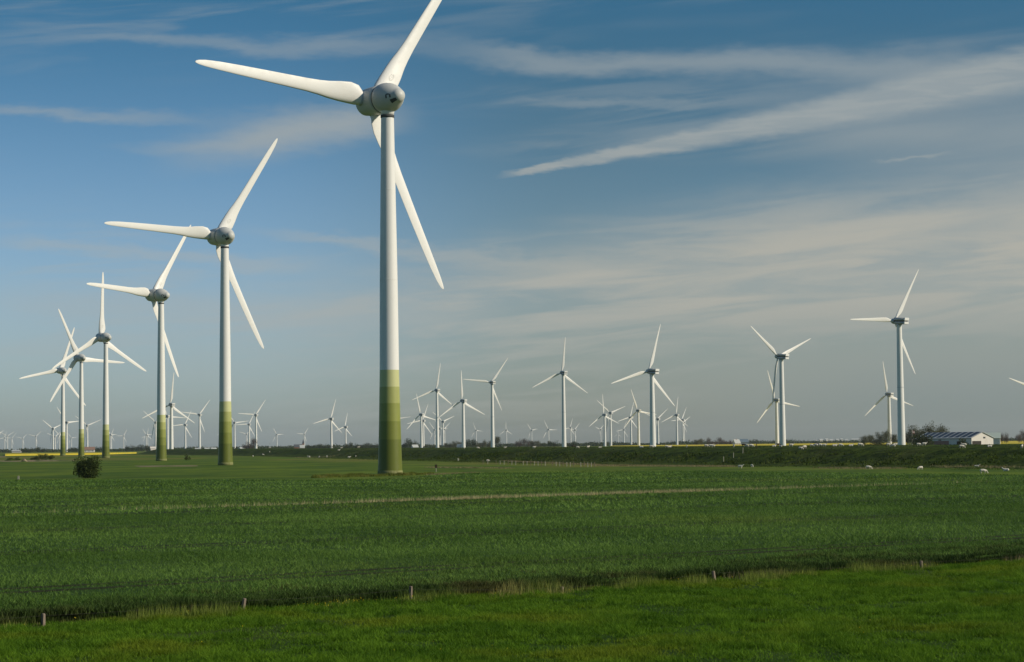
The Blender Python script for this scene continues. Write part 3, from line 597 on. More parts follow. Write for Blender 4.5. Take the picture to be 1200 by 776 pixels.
TURB = [
#  type, X, Y, hub height, heading, blade angle, label
('E', -21.1, 351, 65, 39, 55, 'nearest and largest wind turbine, green banded foot, top blade cut off by the frame'),
('E', -81.4, 580, 65, 38, 57, 'second nearest wind turbine with green banded foot, just left of the largest one'),
('E', -137.8, 803, 65, 55, 56, 'third wind turbine in the green-footed row, directly right of the dark bush'),
('E', -219.5, 1105, 65, 47, 90, 'fourth green-footed wind turbine, one blade pointing straight up above the dark bush'),
('E', -284.5, 1351, 65, 42, 116, "fifth green-footed wind turbine, one blade pointing up to the left"),
('E', -344.5, 1569, 65, 43, 71, 'leftmost and farthest wind turbine of the green-footed row'),
('W', 202.4, 1069, 67, 34, 60, 'tallest white wind turbine on the right, standing beside the barn'),
('W', 175.2, 1333, 60, 37, 23, "white wind turbine whose two raised blades make a wide V"),
('W', 355.6, 1937, 48, 24, 100, 'shorter white wind turbine just left of the tall one beside the barn'),
('W', 270.1, 2099, 47, 27, 108, 'shorter white wind turbine half hidden behind the one with blades in a V'),
('W', 90.3, 1326, 51, 35, 75, "big white wind turbine amid the crowded middle group of smaller ones"),
('W', 45.3, 1827, 68, 24, 85, 'white wind turbine standing alone in the middle, one blade almost upright'),
('W', -21.3, 2128, 69, 24, 54, "white turbine with one blade level left, rightmost of the cluster beside the largest tower"),
('W', -57.5, 2374, 50, 31, 93, "white turbine with upright blade, second from right in the cluster beside the largest tower"),
('W', -87.5, 2367, 68, 25, 81, 'tallest turbine at the left of the white cluster just right of the largest tower'),
('W', -135.8, 3036, 50, 36, 104, 'white turbine nearest the largest tower, upper blade leaning left'),
('W', -159.4, 3640, 48, 33, 70, 'small turbine half hidden directly behind the white one nearest the largest tower'),
('W', -245.6, 6410, 52, 33, 7, "tiny turbine touching the left side of the cluster's tallest slim tower"),
('W', -142.1, 4164, 52, 36, 21, "small turbine with two raised blades, between the two tallest of the white cluster"),
('W', -219.5, 6570, 55, 43, 40, 'tiny turbine hidden behind the small V-bladed one of the white cluster'),
('W', -224.9, 6279, 54, 34, 1, 'tiny turbine with one level blade, just right of the tall slim tower of the cluster'),
('W', -203.7, 3492, 50, 19, 6, 'turbine hidden behind the largest tower, one level blade tip showing to its right'),
('W', -538.8, 8613, 50, 25, 70, 'tiny turbine hidden behind the largest tower, one blade tip showing to its left'),
('W', 140.1, 3135, 48, 31, 95, "turbine with an upright blade, left one of the crossed pair in the middle group"),
('W', 159.4, 3348, 54, 28, 20, "turbine with two raised blades, right one of the crossed pair in the middle group"),
('W', 230.4, 4005, 54, 37, 74, "slender turbine, second tower left of the big white one in the middle group"),
('W', 176.8*1.0, 2889, 50, 26, 110, "turbine with long thin blades just left of the big one in the middle group"),
('W', 376.7, 6967, 49, 33, 69, 'tiny turbine low between the crossed pair and the slender turbines'),
('W', 333.6, 7819, 56, 50, 40, 'tiny faint turbine at the left foot of the crossed pair'),
('W', 279.5, 3953, 50, 31, 39, "turbine partly hidden behind the big white one of the middle group"),
('W', 278.4, 3485, 51, 29, 83, "turbine with an upright blade just right of the big one in the middle group"),
('W', 367.8, 4448, 53, 40, 64, 'front turbine of the overlapping pair on the right edge of the middle group'),
('W', 457.6, 5489, 58, 44, 29, 'rear turbine of the overlapping pair on the right edge of the middle group'),
('W', 510.1, 2010, 55, 34, 44, 'turbine outside the right edge, a single blade tip entering the frame'),
('W', -24.2, 7376, 55, 34, 92, "small turbine first right of the level-bladed white turbine, one blade upright"),
('W', 68.5, 7574, 55, 38, 9, "small turbine, left one of the pair left of the lone middle turbine"),
('W', 106.0, 6135, 47, 30, 118, 'small turbine directly left of the lone middle turbine'),
('W', 178.0, 6350, 53, 35, 73, 'small turbine directly right of the lone middle turbine'),
('W', 209.1, 6928, 50, 38, 48, 'second small turbine right of the lone middle turbine, behind its neighbour'),
('W', -140.1, 7777, 58, 31, 114, 'tiny turbine seen between the two rightmost turbines of the white cluster'),
('W', -288.3, 3252, 48, 34, 74, 'larger turbine of the pair between the two nearest green-footed towers'),
('W', -373.4, 4572, 47, 47, 78, 'smaller turbine of the pair between the two nearest green-footed towers'),
('W', -798.2, 7844, 51, 35, 54, 'tiny turbine over the church spire'),
('W', -429.9, 3429, 58, 32, 55, 'tallest turbine of the group right of the second green-footed tower'),
('W', -575.9, 4474, 54, 34, 62, 'turbine rising behind the bare brown tree'),
('W', -559.0, 4116, 54, 30, 6, 'turbine hard against the right side of the second green-footed tower'),
('W', -1010.4, 7774, 53, 32, 43, 'tiny turbine low in front of the bare brown tree group'),
('W', -880.5, 7643, 50, 33, 2, 'tiny lone turbine left of the church spire'),
('W', -333.7, 2003, 47, 31, 85, 'largest white turbine between the second and third green-footed towers'),
('W', -535.1, 3175, 54, 32, 115, 'turbine hard against the right side of the third green-footed tower'),
('W', -669.6, 3841, 53, 29, 18, 'turbine hard against the left side of the third green-footed tower'),
('W', -1542.5, 8623, 60, 46, 5, 'left one of two tiny overlapping turbines above the dark wood'),
('W', -1551.3, 8703, 59, 41, 83, 'right one of two tiny overlapping turbines above the dark wood'),
('W', -1550.9, 8164, 54, 32, 60, 'tiny turbine midway between the third and fourth green-footed towers'),
('W', -1653.2, 8439, 59, 43, 68, 'tiny turbine touching the fourth green-footed tower, upper blade upright'),
('W', -1495.3, 7617, 56, 49, 1, "tiny turbine touching the fourth green-footed tower, blade level to the right"),
('W', -665.7, 4164, 51, 38, 64, 'smaller turbine of the pair left of the second green-footed tower'),
('W', -518.5, 3391, 59, 34, 52, 'taller turbine of the pair left of the second green-footed tower'),
('W', -1017.6, 4535, 50, 44, 23, 'white turbine just left of the leftmost green-footed tower'),
('W', -757.5, 3479, 50, 42, 5, 'white turbine between the two leftmost green-footed towers'),
('W', -862.0, 4151, 52, 29, 22, "white turbine between the fourth and fifth green-footed towers"),
('W', -1553.7, 6956, 47, 36, 38, 'tiny turbine behind the white one left of the leftmost green-footed tower'),
('W', -1668.5, 7543, 56, 47, 19, 'tiny turbine nearly hidden by the leftmost green-footed tower'),
('W', -2063.7, 9580, 56, 34, 8, 'tiny faint turbine low between the two leftmost green-footed towers'),
('W', -1907.4, 8197, 56, 31, 44, 'tiny turbine over the round dark tree clump at the far left'),
('W', -2258.9, 9446, 55, 33, 47, 'tiny turbine left of the round dark tree clump at the far left'),
('W', -2221.0, 9083, 54, 26, 50, 'tiny turbine, rightmost of the dense group at the left frame edge'),
('W', -1935.7, 7850, 57, 27, 33, 'tiny turbine, highest of the dense group at the left frame edge'),
('W', -2269.5, 9152, 57, 50, 70, 'tiny turbine, second from the left frame edge'),
('W', -1771.9, 7063, 58, 61, 27, 'tiny turbine cut by the left frame edge'),
('W', 625.5, 12204, 56, 33, 88, 'faintest and farthest turbine, below the slender ones in the middle group'),
('W', -934.1, 6683, 47, 24, 63, 'tiny turbine behind the second green-footed tower, one blade tip showing to its left'),
]
protoE = make_green_turbine(); protoW = make_white_turbine(); usedE = usedW = False
for typ, X, Y, H, psi, th, lab in TURB:
    if typ == 'E': t = protoE if not usedE else dup(protoE); usedE = True
    else: t = protoW if not usedW else dup(protoW); usedW = True
    t['label'] = lab; t['category'] = 'wind turbine'
    t['group'] = 'turbines with green banded feet' if typ == 'E' else 'white wind turbines across the plain'
    pose(t, typ, X, Y, H, psi, th)
    if Y == 2374: t.scale = (1.11, 1.11, 1.11)

# ------------------------------------------------------------------ near fence
f = link('wire_fence', None, label='low wire fence with leaning weathered posts along the near field edge', cat='fence')
posts = [((49.6, 734), .36, 2, 0), ((284, 718.5), .46, 9, .1), ((479, 709), .52, 2, -.05), ((660, 700), .20, 5, 0), ((845, 688), .42, -6, 0), ((1099, 673), .33, 0, 0)]
pp = []
for (px, py), h, lean, _ in posts:
    x, y = flat(px, py); y = edge_y(x)+0.35
    bm = lathe([(0.062, -0.1), (0.064, 0.1), (0.060, h-0.02), (0.045, h)], 9)
    for v in bm.verts: v.co.x += random.uniform(-.006, .006); v.co.y += random.uniform(-.006, .006)
    link('post', bm_mesh('post', bm, 'grey_wood'), f, (x, y, 0), (R(random.uniform(-3, 3)), R(lean), 0)); pp.append((x+math.sin(R(lean))*h*.8, y, h*.82))
pp = [(pp[0][0]-7, edge_y(pp[0][0]-7)+.35, .3)]+pp+[(pp[-1][0]+6, edge_y(pp[-1][0]+6)+.35, .3)]
bm = bmesh.new()
for a, b in zip(pp, pp[1:]):
    for s in range(6):
        q = [Vector(a).lerp(Vector(b), (s+e)/6) for e in (0, 1)]
        for e, w_ in zip((0, 1), q): w_.z -= 0.05*math.sin(math.pi*(s+e)/6)
        add = []
        for w_ in q: add.append([bm.verts.new((w_.x, w_.y+0.0022*math.cos(k*2.0944), w_.z+0.0022*math.sin(k*2.0944))) for k in range(3)])
        for k in range(3): bm.faces.new((add[0][k], add[0][(k+1) % 3], add[1][(k+1) % 3], add[1][k]))
link('wire', bm_mesh('wire', bm, 'wire'), f)

# far fence with many pale posts
f = link('post_fence', None, label='pale post fence running along the foot of the dike', cat='fence')
POST = bm_mesh('post', lathe([(0.075, -0.2), (0.075, 0.92), (0.05, 1.0)], 8), 'pale_post')
DPOST = bm_mesh('post', lathe([(0.065, -0.2), (0.065, 1.08), (0.04, 1.15)], 8), 'grey_wood')
lastp = None; rails = bmesh.new()
for i in range(31):
    u = i/30; px = 566+(697-566)*u**0.93; py = 544.0+(547.6-544.0)*u; x, y = flat(px, py)
    if i not in (2, 9, 17, 25): link('post', POST if i % 3 else DPOST, f, (x, y, 0), (R(random.uniform(-3, 3)), R(random.uniform(-3, 3)), 0))
    if lastp:
        for z in (0.5, 1.0):
            a = [rails.verts.new((lastp[0], lastp[1], z+dz)) for dz in (0, .02)]; b_ = [rails.verts.new((x, y, z+dz)) for dz in (.02, 0)]; rails.faces.new(a+b_)
    lastp = (x, y)
link('wire', bm_mesh('wire', rails, 'wire'), f)
f = link('slope_fence', None, label='short fence of thin posts climbing the dike slope', cat='fence')
for px, py, mt in ((848, 541.5, 'pale_post'), (859.5, 537.5, 'pale_post'), (870.5, 531.5, 'pale_post'), (886.5, 526.2, 'dark_wood')):
    x, y, z = hit(px, py)
    link('post', bm_mesh('post', lathe([(0.08, -0.2), (0.08, 1.15), (0.05, 1.2)], 8), mt), f, (x, y, z), (0, R(random.uniform(-4, 4)), 0))
# marker by the crop
x, y = flat(511, 553.3)
s = link('marker_post', None, loc=(x, y, 0), label='slim post carrying a small dark box, right of the nearest tower', cat='post')
link('post', bm_mesh('post', lathe([(0.07, -0.1), (0.07, 1.0)], 8), 'pale_post'), s); link('box', box_mesh('box', (-.22, .22, -.15, .15, .8, 1.35), 'dark_wood', 0.03), s)
link('cap', box_mesh('cap', (-.26, .26, -.19, .19, 1.352, 1.40), 'door_dark'), s)
x, y = flat(21.5, 562)
link('marker_stone', box_mesh('marker_stone', (-.16, .16, -.12, .12, -.1, .62), 'pale_post', 0.05), loc=(x, y, 0), label='small white marker post on the grass left of the dark bush', cat='marker')
s = link('flagpole', None, loc=(at(1069, 1150), 1150, 0), label='slim mast with a small faded red and white flag beside the barn', cat='flagpole')
link('mast', bm_mesh('mast', lathe([(0.16, -0.2), (0.14, 6.0), (0.10, 10.4)], 8), 'pale_post'), s)
for k, mt in ((0, 'flag_red'), (1, 'render_white'), (2, 'flag_red')):
    bm = bmesh.new(); n = 6; z0 = 10.2-0.5*(k+1)
    vv = [[bm.verts.new((0.12+1.2*i/n, 0.10*math.sin(i*1.3), z0+dz-0.05*i)) for dz in (0, .5)] for i in range(n+1)]
    for a, b in zip(vv, vv[1:]): bm.faces.new((a[0], b[0], b[1], a[1]))
    link('flag_stripe', bm_mesh('flag_stripe', bm, mt), s)

# ------------------------------------------------------------------ sheep
def sheep_mesh(name, pose_, wool_mat):
    """one continuous skinned body; head towards +X"""
    g = {'graze': ((0.62, .62), (0.78, .36), (0.88, .12), (0.98, .05)), 'stand': ((0.60, .74), (0.72, .92), (0.86, .96), (1.0, .90)), 'lie': ((0.58, .48), (0.68, .66), (0.82, .70), (0.95, .64))}[pose_]
    zb = 0.30 if pose_ == 'lie' else 0.60
    P_ = [(-0.42, 0, zb), (-0.18, 0, zb+.02), (0.10, 0, zb+.02), (0.36, 0, zb+.01)]; rad = [.22, .28, .29, .25]; E_ = [(0, 1), (1, 2), (2, 3)]
    last = 3
    for (xx, zz), rr in zip(g, (.15, .11, .10, .055)): P_.append((xx, 0, zz)); rad.append(rr); E_.append((last, len(P_)-1)); last = len(P_)-1
    hd = len(P_)-2
    for sy in (-1, 1): P_.append((P_[hd][0]-.05, sy*.17, P_[hd][2]+.05)); rad.append(.03); E_.append((hd, len(P_)-1))
    P_.append((-.62, 0, zb-.02)); rad.append(.06); E_.append((0, len(P_)-1))
    for xx, root in ((-.38, 0), (.34, 3)):
        for sy in (-1, 1):
            if pose_ == 'lie': chain = ((xx, sy*.2, .18), (xx+.22, sy*.24, .06)); rr = (.09, .05)
            else: chain = ((xx, sy*.13, .42), (xx-(.03 if root else -.05), sy*.13, .24), (xx, sy*.13, .02)); rr = (.10, .05, .038)
            l = root
            for c, r_ in zip(chain, rr): P_.append(c); rad.append(r_); E_.append((l, len(P_)-1)); l = len(P_)-1
    me = bpy.data.meshes.new(name); me.from_pydata(P_, E_, []); o = bpy.data.objects.new(name, me); COL.objects.link(o)
    sk = o.modifiers.new('skin', 'SKIN'); ss = o.modifiers.new('sub', 'SUBSURF'); ss.levels = 1; ss.render_levels = 1
    for v, r_ in zip(me.skin_vertices[0].data, rad): v.radius = (r_, r_)
    me.skin_vertices[0].data[1].use_root = True
    dg = bpy.context.evaluated_depsgraph_get(); out = bpy.data.meshes.new_from_object(o.evaluated_get(dg)); out.name = name
    bpy.data.objects.remove(o); out.materials.clear(); out.materials.append(MATS[wool_mat])
    out.materials.append(MATS['sheep_skin' if wool_mat == 'wool' else 'dark_wool'])
    for p in out.polygons:
        c = p.center; p.use_smooth = True
        if c.z < .26 and pose_ != 'lie' and abs(c.x) < .5: p.material_index = 1
        if c.x > P_[hd][0]-.08: p.material_index = 1
    return out
SH = {k: sheep_mesh('sheep', k, 'wool') for k in ('graze', 'stand', 'lie')}; DS = sheep_mesh('sheep', 'graze', 'dark_wool')
SHEEP = [  # column, row of the feet, pose, heading, size, label, group
(867.5, 549.2, 'stand', 200, 1.15, 'standing sheep, left one of two below the slope fence', None),
(881, 547.6, 'graze', 250, 1.0, 'sheep, right one of two below the slope fence', None),
(1017.5, 550.2, 'graze', 190, 1.15, 'grazing sheep at the dike foot left of the tallest white turbine', None),
(1079, 550.8, 'graze', 335, 1.1, 'grazing sheep at the dike foot below the left end of the barn', None),
(1144.5, 547.8, 'lie', 200, 1.0, 'sheep at the dike foot, upper one of two below the gable of the barn', None),
(1152, 555.2, 'graze', 180, 1.2, 'sheep at the dike foot, lower one of two below the gable of the barn', None),
(1179, 552.4, 'lie', 20, 1.2, 'rightmost sheep lying at the dike foot', None),
(1126.7, 526, 'graze', 180, 1.2, 'sheep on the dike crest, lower one of the pair in front of the barn doorway', None),
(1130, 523.5, 'stand', 10, 1.1, 'sheep on the dike crest, upper one of the pair in front of the barn doorway', None),
(1076.5, 523, 'graze', 0, 1.1, 'sheep on the dike crest at the dark left end of the barn', None),
(1083, 522.5, 'stand', 180, 1.15, 'second sheep on the dike crest at the dark left end of the barn', None),
(1159.6, 524.6, 'lie', 0, 1.1, 'sheep lying on the dike crest right of the barn', None),
(1197.5, 526, 'stand', 120, 1.1, 'sheep on the dike crest at the right frame edge', None),
(943, 526, 'graze', 330, 1.25, 'large white sheep on the crest right of the V-bladed turbine', None),
(938, 527.6, 'graze', 190, 1.1, 'sheep just below the large white one on the crest', None),
(1047, 524.6, 'graze', 10, 1.1, 'sheep left of the foot of the tallest white turbine, lower one', None),
(1049, 521.8, 'lie', 180, 1.1, 'sheep left of the foot of the tallest white turbine, upper one', None),
(296.4, 535.8, 'stand', 90, 1.4, 'white sheep alone at the dike foot right of the second green-footed tower', None),
(537, 540.3, 'stand', 80, 1.2, 'white sheep alone left of the pale post fence', None),
(571.5, 541.2, 'graze', 0, 1.1, 'sheep beside the left end of the pale post fence', None),
]
crest = [(1041, 0), (985, 0), (997, 180), (951, 0), (956, 10), (961, 180), (966, 0), (907, 180), (927, 0), (875.5, 20), (880, 180), (860, 90), (827.7, 0), (833, 0), (836, 180), (804.7, 90), (781, 0), (784.5, 160), (763, 180), (751.6, 10), (703, 0), (689, 150), (676.7, 180), (625.7, 0), (591.7, 180), (560, 0), (544, 90), (915, 60), (978, 0), (1008, 180)]
for px, hd in crest:
    seg = ('between the level-bladed turbine and the lone middle turbine' if px < 655 else 'left of the big white turbine' if px < 765 else 'between the big white turbine and the V-bladed one' if px < 916 else 'between the V-bladed turbine and the tallest white one')
    SHEEP.append((px, None, random.choice(('graze', 'graze', 'lie', 'stand')), hd, random.uniform(1.0, 1.3), 'white sheep on the crest '+seg, 'crest sheep '+seg))
for px, py, hd in ((239, 533.6, 0), (241, 527.2, 180), (308, 533.8, 0), (316, 530.6, 90), (362, 536.6, 20), (374, 536.4, 60), (383, 536.2, 90), (409, 537.2, 0), (417, 536, 90), (397, 529, 0), (400, 526, 0), (420, 525.4, 180), (275, 526.5, 0), (316, 525.6, 0)):
    SHEEP.append((px, py, random.choice(('graze', 'stand')), hd, random.uniform(1.2, 1.5), 'tiny white sheep scattered on the dike between the two nearest towers', 'flock between the two nearest towers'))
for px, py, po, hd, sc, lab, gr in SHEEP:
    h_ = hit(px, py) if py else hit(px, 522.6-0.0047*(px-560)+0.3)
    if not h_: continue
    if not py: h_ = hit(px, 526.2-0.0065*(px-560)) or h_
    o = link('sheep', SH[po], loc=h_, rot=(0, 0, R(-hd+180 if hd not in (0,) else 0)), label=lab, cat='sheep', group=gr or 'sheep on the dike'); o.scale = (sc*.66,)*3
for px, lab in ((672, 'dark brown sheep beside the foot of the lone middle turbine'), (871.5, 'dark sheep on the crest above the slope fence'), (912, 'dark sheep at the foot of the V-bladed turbine'), (958, 'dark sheep among white ones right of the V-bladed turbine')):
    h_ = hit(px, 525.4-0.0065*(px-560))
    o = link('sheep', DS, loc=h_, label=lab, cat='sheep', group='sheep on the dike'); o.scale = (0.85, 0.8, 0.8)

# ------------------------------------------------------------------ trees and bushes
def crown_mesh(name, w, h, z0, n, leaf, mat, lobes=9, flat_=0.5, gap=0.5, seed=0):
    """leaf clumps spread through uneven lobes"""
    g = np.random.default_rng(seed); vs = []
    L = []
    for i in range(lobes):
        a = g.uniform(0, 2*np.pi); rr = g.uniform(0.1, 0.62)*w/2; L.append((rr*math.cos(a), rr*math.sin(a), z0+h*(g.uniform(0.22, 0.72)), g.uniform(0.22, 0.36)*w, g.uniform(0.2, 0.32)*h))
    L = np.array(L); k = g.integers(0, lobes, n); d = g.normal(0, 1, (n, 3)); d /= np.linalg.norm(d, axis=1)[:, None]
    rad = g.uniform(gap, 1.0, n)**0.6; c = L[k, :3]+d*rad[:, None]*np.stack([L[k, 3], L[k, 3], L[k, 4]], 1); c[:, 2] = np.maximum(c[:, 2], max(z0, 0)+leaf*0.4*g.uniform(0.3, 3.0, n))
    a = g.normal(0, 1, (n, 3)); a /= np.linalg.norm(a, axis=1)[:, None]; b = np.cross(a, g.normal(0, 1, (n, 3))); b /= np.linalg.norm(b, axis=1)[:, None]
    s = (leaf*g.uniform(0.5, 1.2, n))[:, None]/2; q = np.stack([c-a*s, c+b*s*0.7, c+a*s, c-b*s*0.7], 1).reshape(-1, 3)
    return mesh_np(name, q, np.arange(4*n).reshape(-1, 4), mat)
def trunk_mesh(name, h, r, limbs, spread, seed=0):
    g = random.Random(seed); bm = bmesh.new()
    def tube(a, b, ra, rb):
        d = (Vector(b)-Vector(a)).normalized(); u = d.orthogonal().normalized(); v = d.cross(u); R_ = []
        for p, rr in ((a, ra), (b, rb)): R_.append([bm.verts.new(Vector(p)+(u*math.cos(k*1.0472)+v*math.sin(k*1.0472))*rr) for k in range(6)])
        for k in range(6): bm.faces.new((R_[0][k], R_[0][(k+1) % 6], R_[1][(k+1) % 6], R_[1][k]))
    p = Vector((0, 0, -.3)); rr = r
    for i in range(4):
        q = Vector((g.uniform(-.1, .1)*h*.3, g.uniform(-.1, .1)*h*.3, h*(i+1)/4*.85)); tube(p, q, rr, rr*.7); p = q; rr *= .7
        if i: 
            for k in range(limbs):
                a = g.uniform(0, 6.28); e = p+Vector((math.cos(a)*spread*g.uniform(.5, 1), math.sin(a)*spread*g.uniform(.5, 1), h*g.uniform(.1, .3))); tube(p, e, rr*.6, rr*.12)
                for _ in range(3):
                    a2 = a+g.uniform(-1, 1); tube(p.lerp(e, .55), p.lerp(e, .55)+Vector((math.cos(a2)*spread*.5, math.sin(a2)*spread*.5, h*g.uniform(.08, .25))), rr*.25, rr*.05)
    return bm_mesh(name, bm, 'bark')
# the dark bush in front
x, y = flat(103.5, 560.6)
b = link('bush', None, loc=(x, y, 0), label='round dark green bush standing alone on the pasture at the left', cat='bush')
link('crown', crown_mesh('crown', 5.2, 4.9, -0.55, 6500, 0.28, 'bush_leaf', 22, .5, .2, 8), b); link('trunk', trunk_mesh('trunk', 3.0, .12, 5, 1.6, 4), b)
# low scrub on the earth mounds at the left
def mound(px, D, wpx, h, mat, lab, nm='earth_mound'):
    w_ = wpx/FPX*D; bm = bmesh.new(); n = 18; rings = 6; g = random.Random(int(px)); c = bm.verts.new((0, 0, h)); prev = None
    for r_ in range(1, rings+1):
        u = r_/rings; ring = [bm.verts.new((math.cos(2*math.pi*k/n)*w_/2*u*g.uniform(.9, 1.1), math.sin(2*math.pi*k/n)*w_*.35*u, max(h*(math.cos(math.pi*u)+1)/2*g.uniform(.8, 1.15), 0)-(.1 if r_ == rings else 0))) for k in range(n)]
        for k in range(n):
            if prev is None: bm.faces.new((c, ring[k], ring[(k+1) % n]))
            else: bm.faces.new((prev[k], ring[k], ring[(k+1) % n], prev[(k+1) % n]))
        prev = ring
    return link(nm, bm_mesh(nm, bm, mat, True), loc=(at(px, D), D, 0), label=lab, cat='mound', group='earth mounds on the left')
mound(28.5, 860, 9, 1.35, 'bare_soil', 'pale bare earth mound on the left, the brightest one')
mound(45, 900, 10, 1.7, 'bare_soil', 'bare earth mound partly covered by dark scrub')
mound(46, 872, 95, 0.55, 'bare_soil', 'long low bank of bare earth beside the dirt track at the left')
mound(13, 930, 20, 0.9, 'dike_turf', 'low grassy mound at the left end of the dirt track')
def plain_tree(nm, px, D, w_, h_, cm, tm, lab, cat, gr=None, rot=0.0, mesh=None):
    t = link(nm, None, loc=(at(px, D), D, 0), rot=(0, 0, rot), label=lab, cat=cat, group=gr)
    link('crown', cm, t); link('trunk', tm, t); t.scale = (w_, w_, h_); return t
# unit crowns (1 m wide, 1 m tall) reused at size
C = {}
for i in range(4):
    C['leafy', i] = crown_mesh('crown', 1.0, 1.0, 0.02, 620, 0.085, 'tree_leaf', 9, .5, .3, 50+i)
    C['spring', i] = crown_mesh('crown', 1.05, 1.0, 0.10, 2400, 0.050, 'spring_leaf', 14, .5, .05, 60+i)
    C['bare', i] = crown_mesh('crown', 1.05, 1.0, 0.08, 1500, 0.052, 'bare_twigs', 10, .5, .2, 70+i)
    C['scrub', i] = crown_mesh('crown', 1.0, 1.0, 0.0, 500, 0.10, 'bush_leaf', 8, .5, .3, 80+i)
T_ = [trunk_mesh('trunk', 0.8, 0.03, 4, 0.3, 10+i) for i in range(4)]
for k, (px, D, w_, h_) in enumerate(((42, 890, 4.0, 2.6), (47, 900, 4.6, 3.4), (53, 905, 5.0, 3.6), (59, 890, 4.4, 2.8), (38, 910, 3.0, 1.8), (20, 935, 4.0, 1.8), (12, 940, 4.0, 1.7))):
    plain_tree('bush', px, D, w_, h_, C['scrub', k % 4], T_[k % 4], 'low dark scrub bush on the earth mounds at the left', 'bush', 'scrub on the earth mounds', k)
plain_tree('bush', 219, 800, 2.6, 2.8, C['scrub', 1], T_[1], 'small dark bush between the second and third green-footed towers', 'bush')
CL = [ # (x0, x1, top row, distance, kind, number, label)
(24, 38, 525.0, 3000, 'leafy', 3, 'low dark tree in the clump left of the round one at the far left'),
(37, 53, 522.6, 3000, 'leafy', 3, 'tree of the round dark clump at the far left'),
(79, 92, 523.6, 3000, 'leafy', 3, 'dark tree between the two leftmost green-footed towers'),
(107, 124, 522.2, 3000, 'leafy', 3, 'dark tree left of the fourth green-footed tower'),
(147, 180, 520.2, 3000, 'leafy', 6, 'tree of the wide dark wood left of the third green-footed tower'),
(284, 292, 520.0, 2600, 'bare', 2, 'low brown tree left of the tall bare one'),
(289, 300, 513.6, 2400, 'bare', 2, 'tall bare brown tree in front of a white turbine'),
(360, 388, 519.6, 3200, 'leafy', 5, 'tree of the long low wood right of the church spire'),
(404, 414, 517.6, 2900, 'leafy', 2, 'tree just right of the pair of turbines between the nearest towers'),
(415, 446, 518.4, 2900, 'leafy', 5, 'low tree left of the nearest tower'),
(472, 481, 512.8, 2700, 'leafy', 2, 'tall tree just right of the nearest tower'),
(480, 489, 515.6, 2800, 'leafy', 2, 'low tree below the white turbine cluster, second from the nearest tower'),
(521, 545, 517.4, 2700, 'spring', 5, 'low bush in the hedge below the white turbine cluster'),
(545, 558, 513.4, 2500, 'leafy', 2, 'dark round tree below the white turbine cluster'),
(556, 575, 515.6, 2500, 'spring', 4, 'greyish green tree in the row behind the level-bladed turbine'),
(573, 585, 511.4, 2500, 'spring', 2, 'tall tree at the foot of the level-bladed turbine'),
(603, 626, 513.8, 2500, 'bare', 5, 'brownish tree of the low wood right of the level-bladed turbine'),
(622, 636, 516.4, 2500, 'spring', 3, 'low tree at the right end of the brownish wood'),
(636, 646, 515.6, 2500, 'leafy', 2, 'dark round tree left of the lone middle turbine'),
(646, 653, 516.2, 2500, 'leafy', 1, 'small dark tree just left of the lone middle turbine'),
(664, 677, 516.4, 2500, 'leafy', 2, 'dark tree just right of the lone middle turbine'),
(814, 824, 514.2, 2600, 'spring', 2, 'tree at the left end of the farm hedge'),
(828, 858, 512.6, 2600, 'bare', 7, 'brownish tree of the farm hedge left of the white house'),
(1009, 1030, 509.5, 1700, 'spring', 3, 'thin tree in the row left of the tallest white turbine'),
(1028, 1050, 504.5, 1500, 'spring', 3, 'pale spring tree behind the tallest white turbine'),
(1060, 1078, 500.5, 1350, 'spring', 3, 'olive spring tree right of the tallest white turbine'),
(1072, 1096, 496.2, 1350, 'spring', 2, 'tall olive spring tree behind the barn, left of the round one'),
(1090, 1110, 498.6, 1350, 'spring', 2, 'round olive spring tree behind the barn'),
(1166, 1182, 505.4, 1700, 'bare', 3, 'bare grey tree right of the barn'),
(1191, 1208, 504.2, 1700, 'bare', 3, 'bare grey tree at the right frame edge'),
]
ti = 0
for x0, x1, top, D, kind, num, lab in CL:
    g_ = random.Random(int(x0*7)); wd = (x1-x0)/FPX*D
    for j in range(num):
        px = x0+(x1-x0)*((j+.5)/num); hz = 527-0.011*px; H_ = CAMH+(hz-top)/FPX*D
        H_ *= (1.06 if j == num//2 else g_.uniform(.72, 1.0)); W_ = max(wd/num*1.7, H_*.6)
        t = plain_tree('tree', px, D*g_.uniform(.97, 1.03), W_, H_, C[kind, ti % 4], T_[ti % 4], lab, 'tree', ('trees %s' % lab.split(' ', 1)[1]) if num > 1 else None, g_.uniform(0, 6)); ti += 1
for k, px in enumerate((1077, 1082, 1087)): plain_tree('bush', px, 1080, 9.0, 10.0-k*.7, C['scrub', k], T_[k], 'dark tall shrub at the left end of the barn', 'bush', 'dark shrubs at the barn end', k)
plain_tree('bush', 1128.5, 1078, 6.5, 6.6, C['scrub', 2], T_[2], 'dark shrub beside the inner corner of the barn', 'bush')
for k, (px, w_) in enumerate(((1018, 7), (1024, 6), (1032, 8), (1038, 7), (1046, 7), (1012, 5))): plain_tree('bush', px, 1250, w_, 3.4+(k % 3)*.5, C['scrub', k % 4], T_[k % 4], 'low dark hedge bush left of the tallest white turbine', 'bush', 'hedge left of the tallest turbine', k)
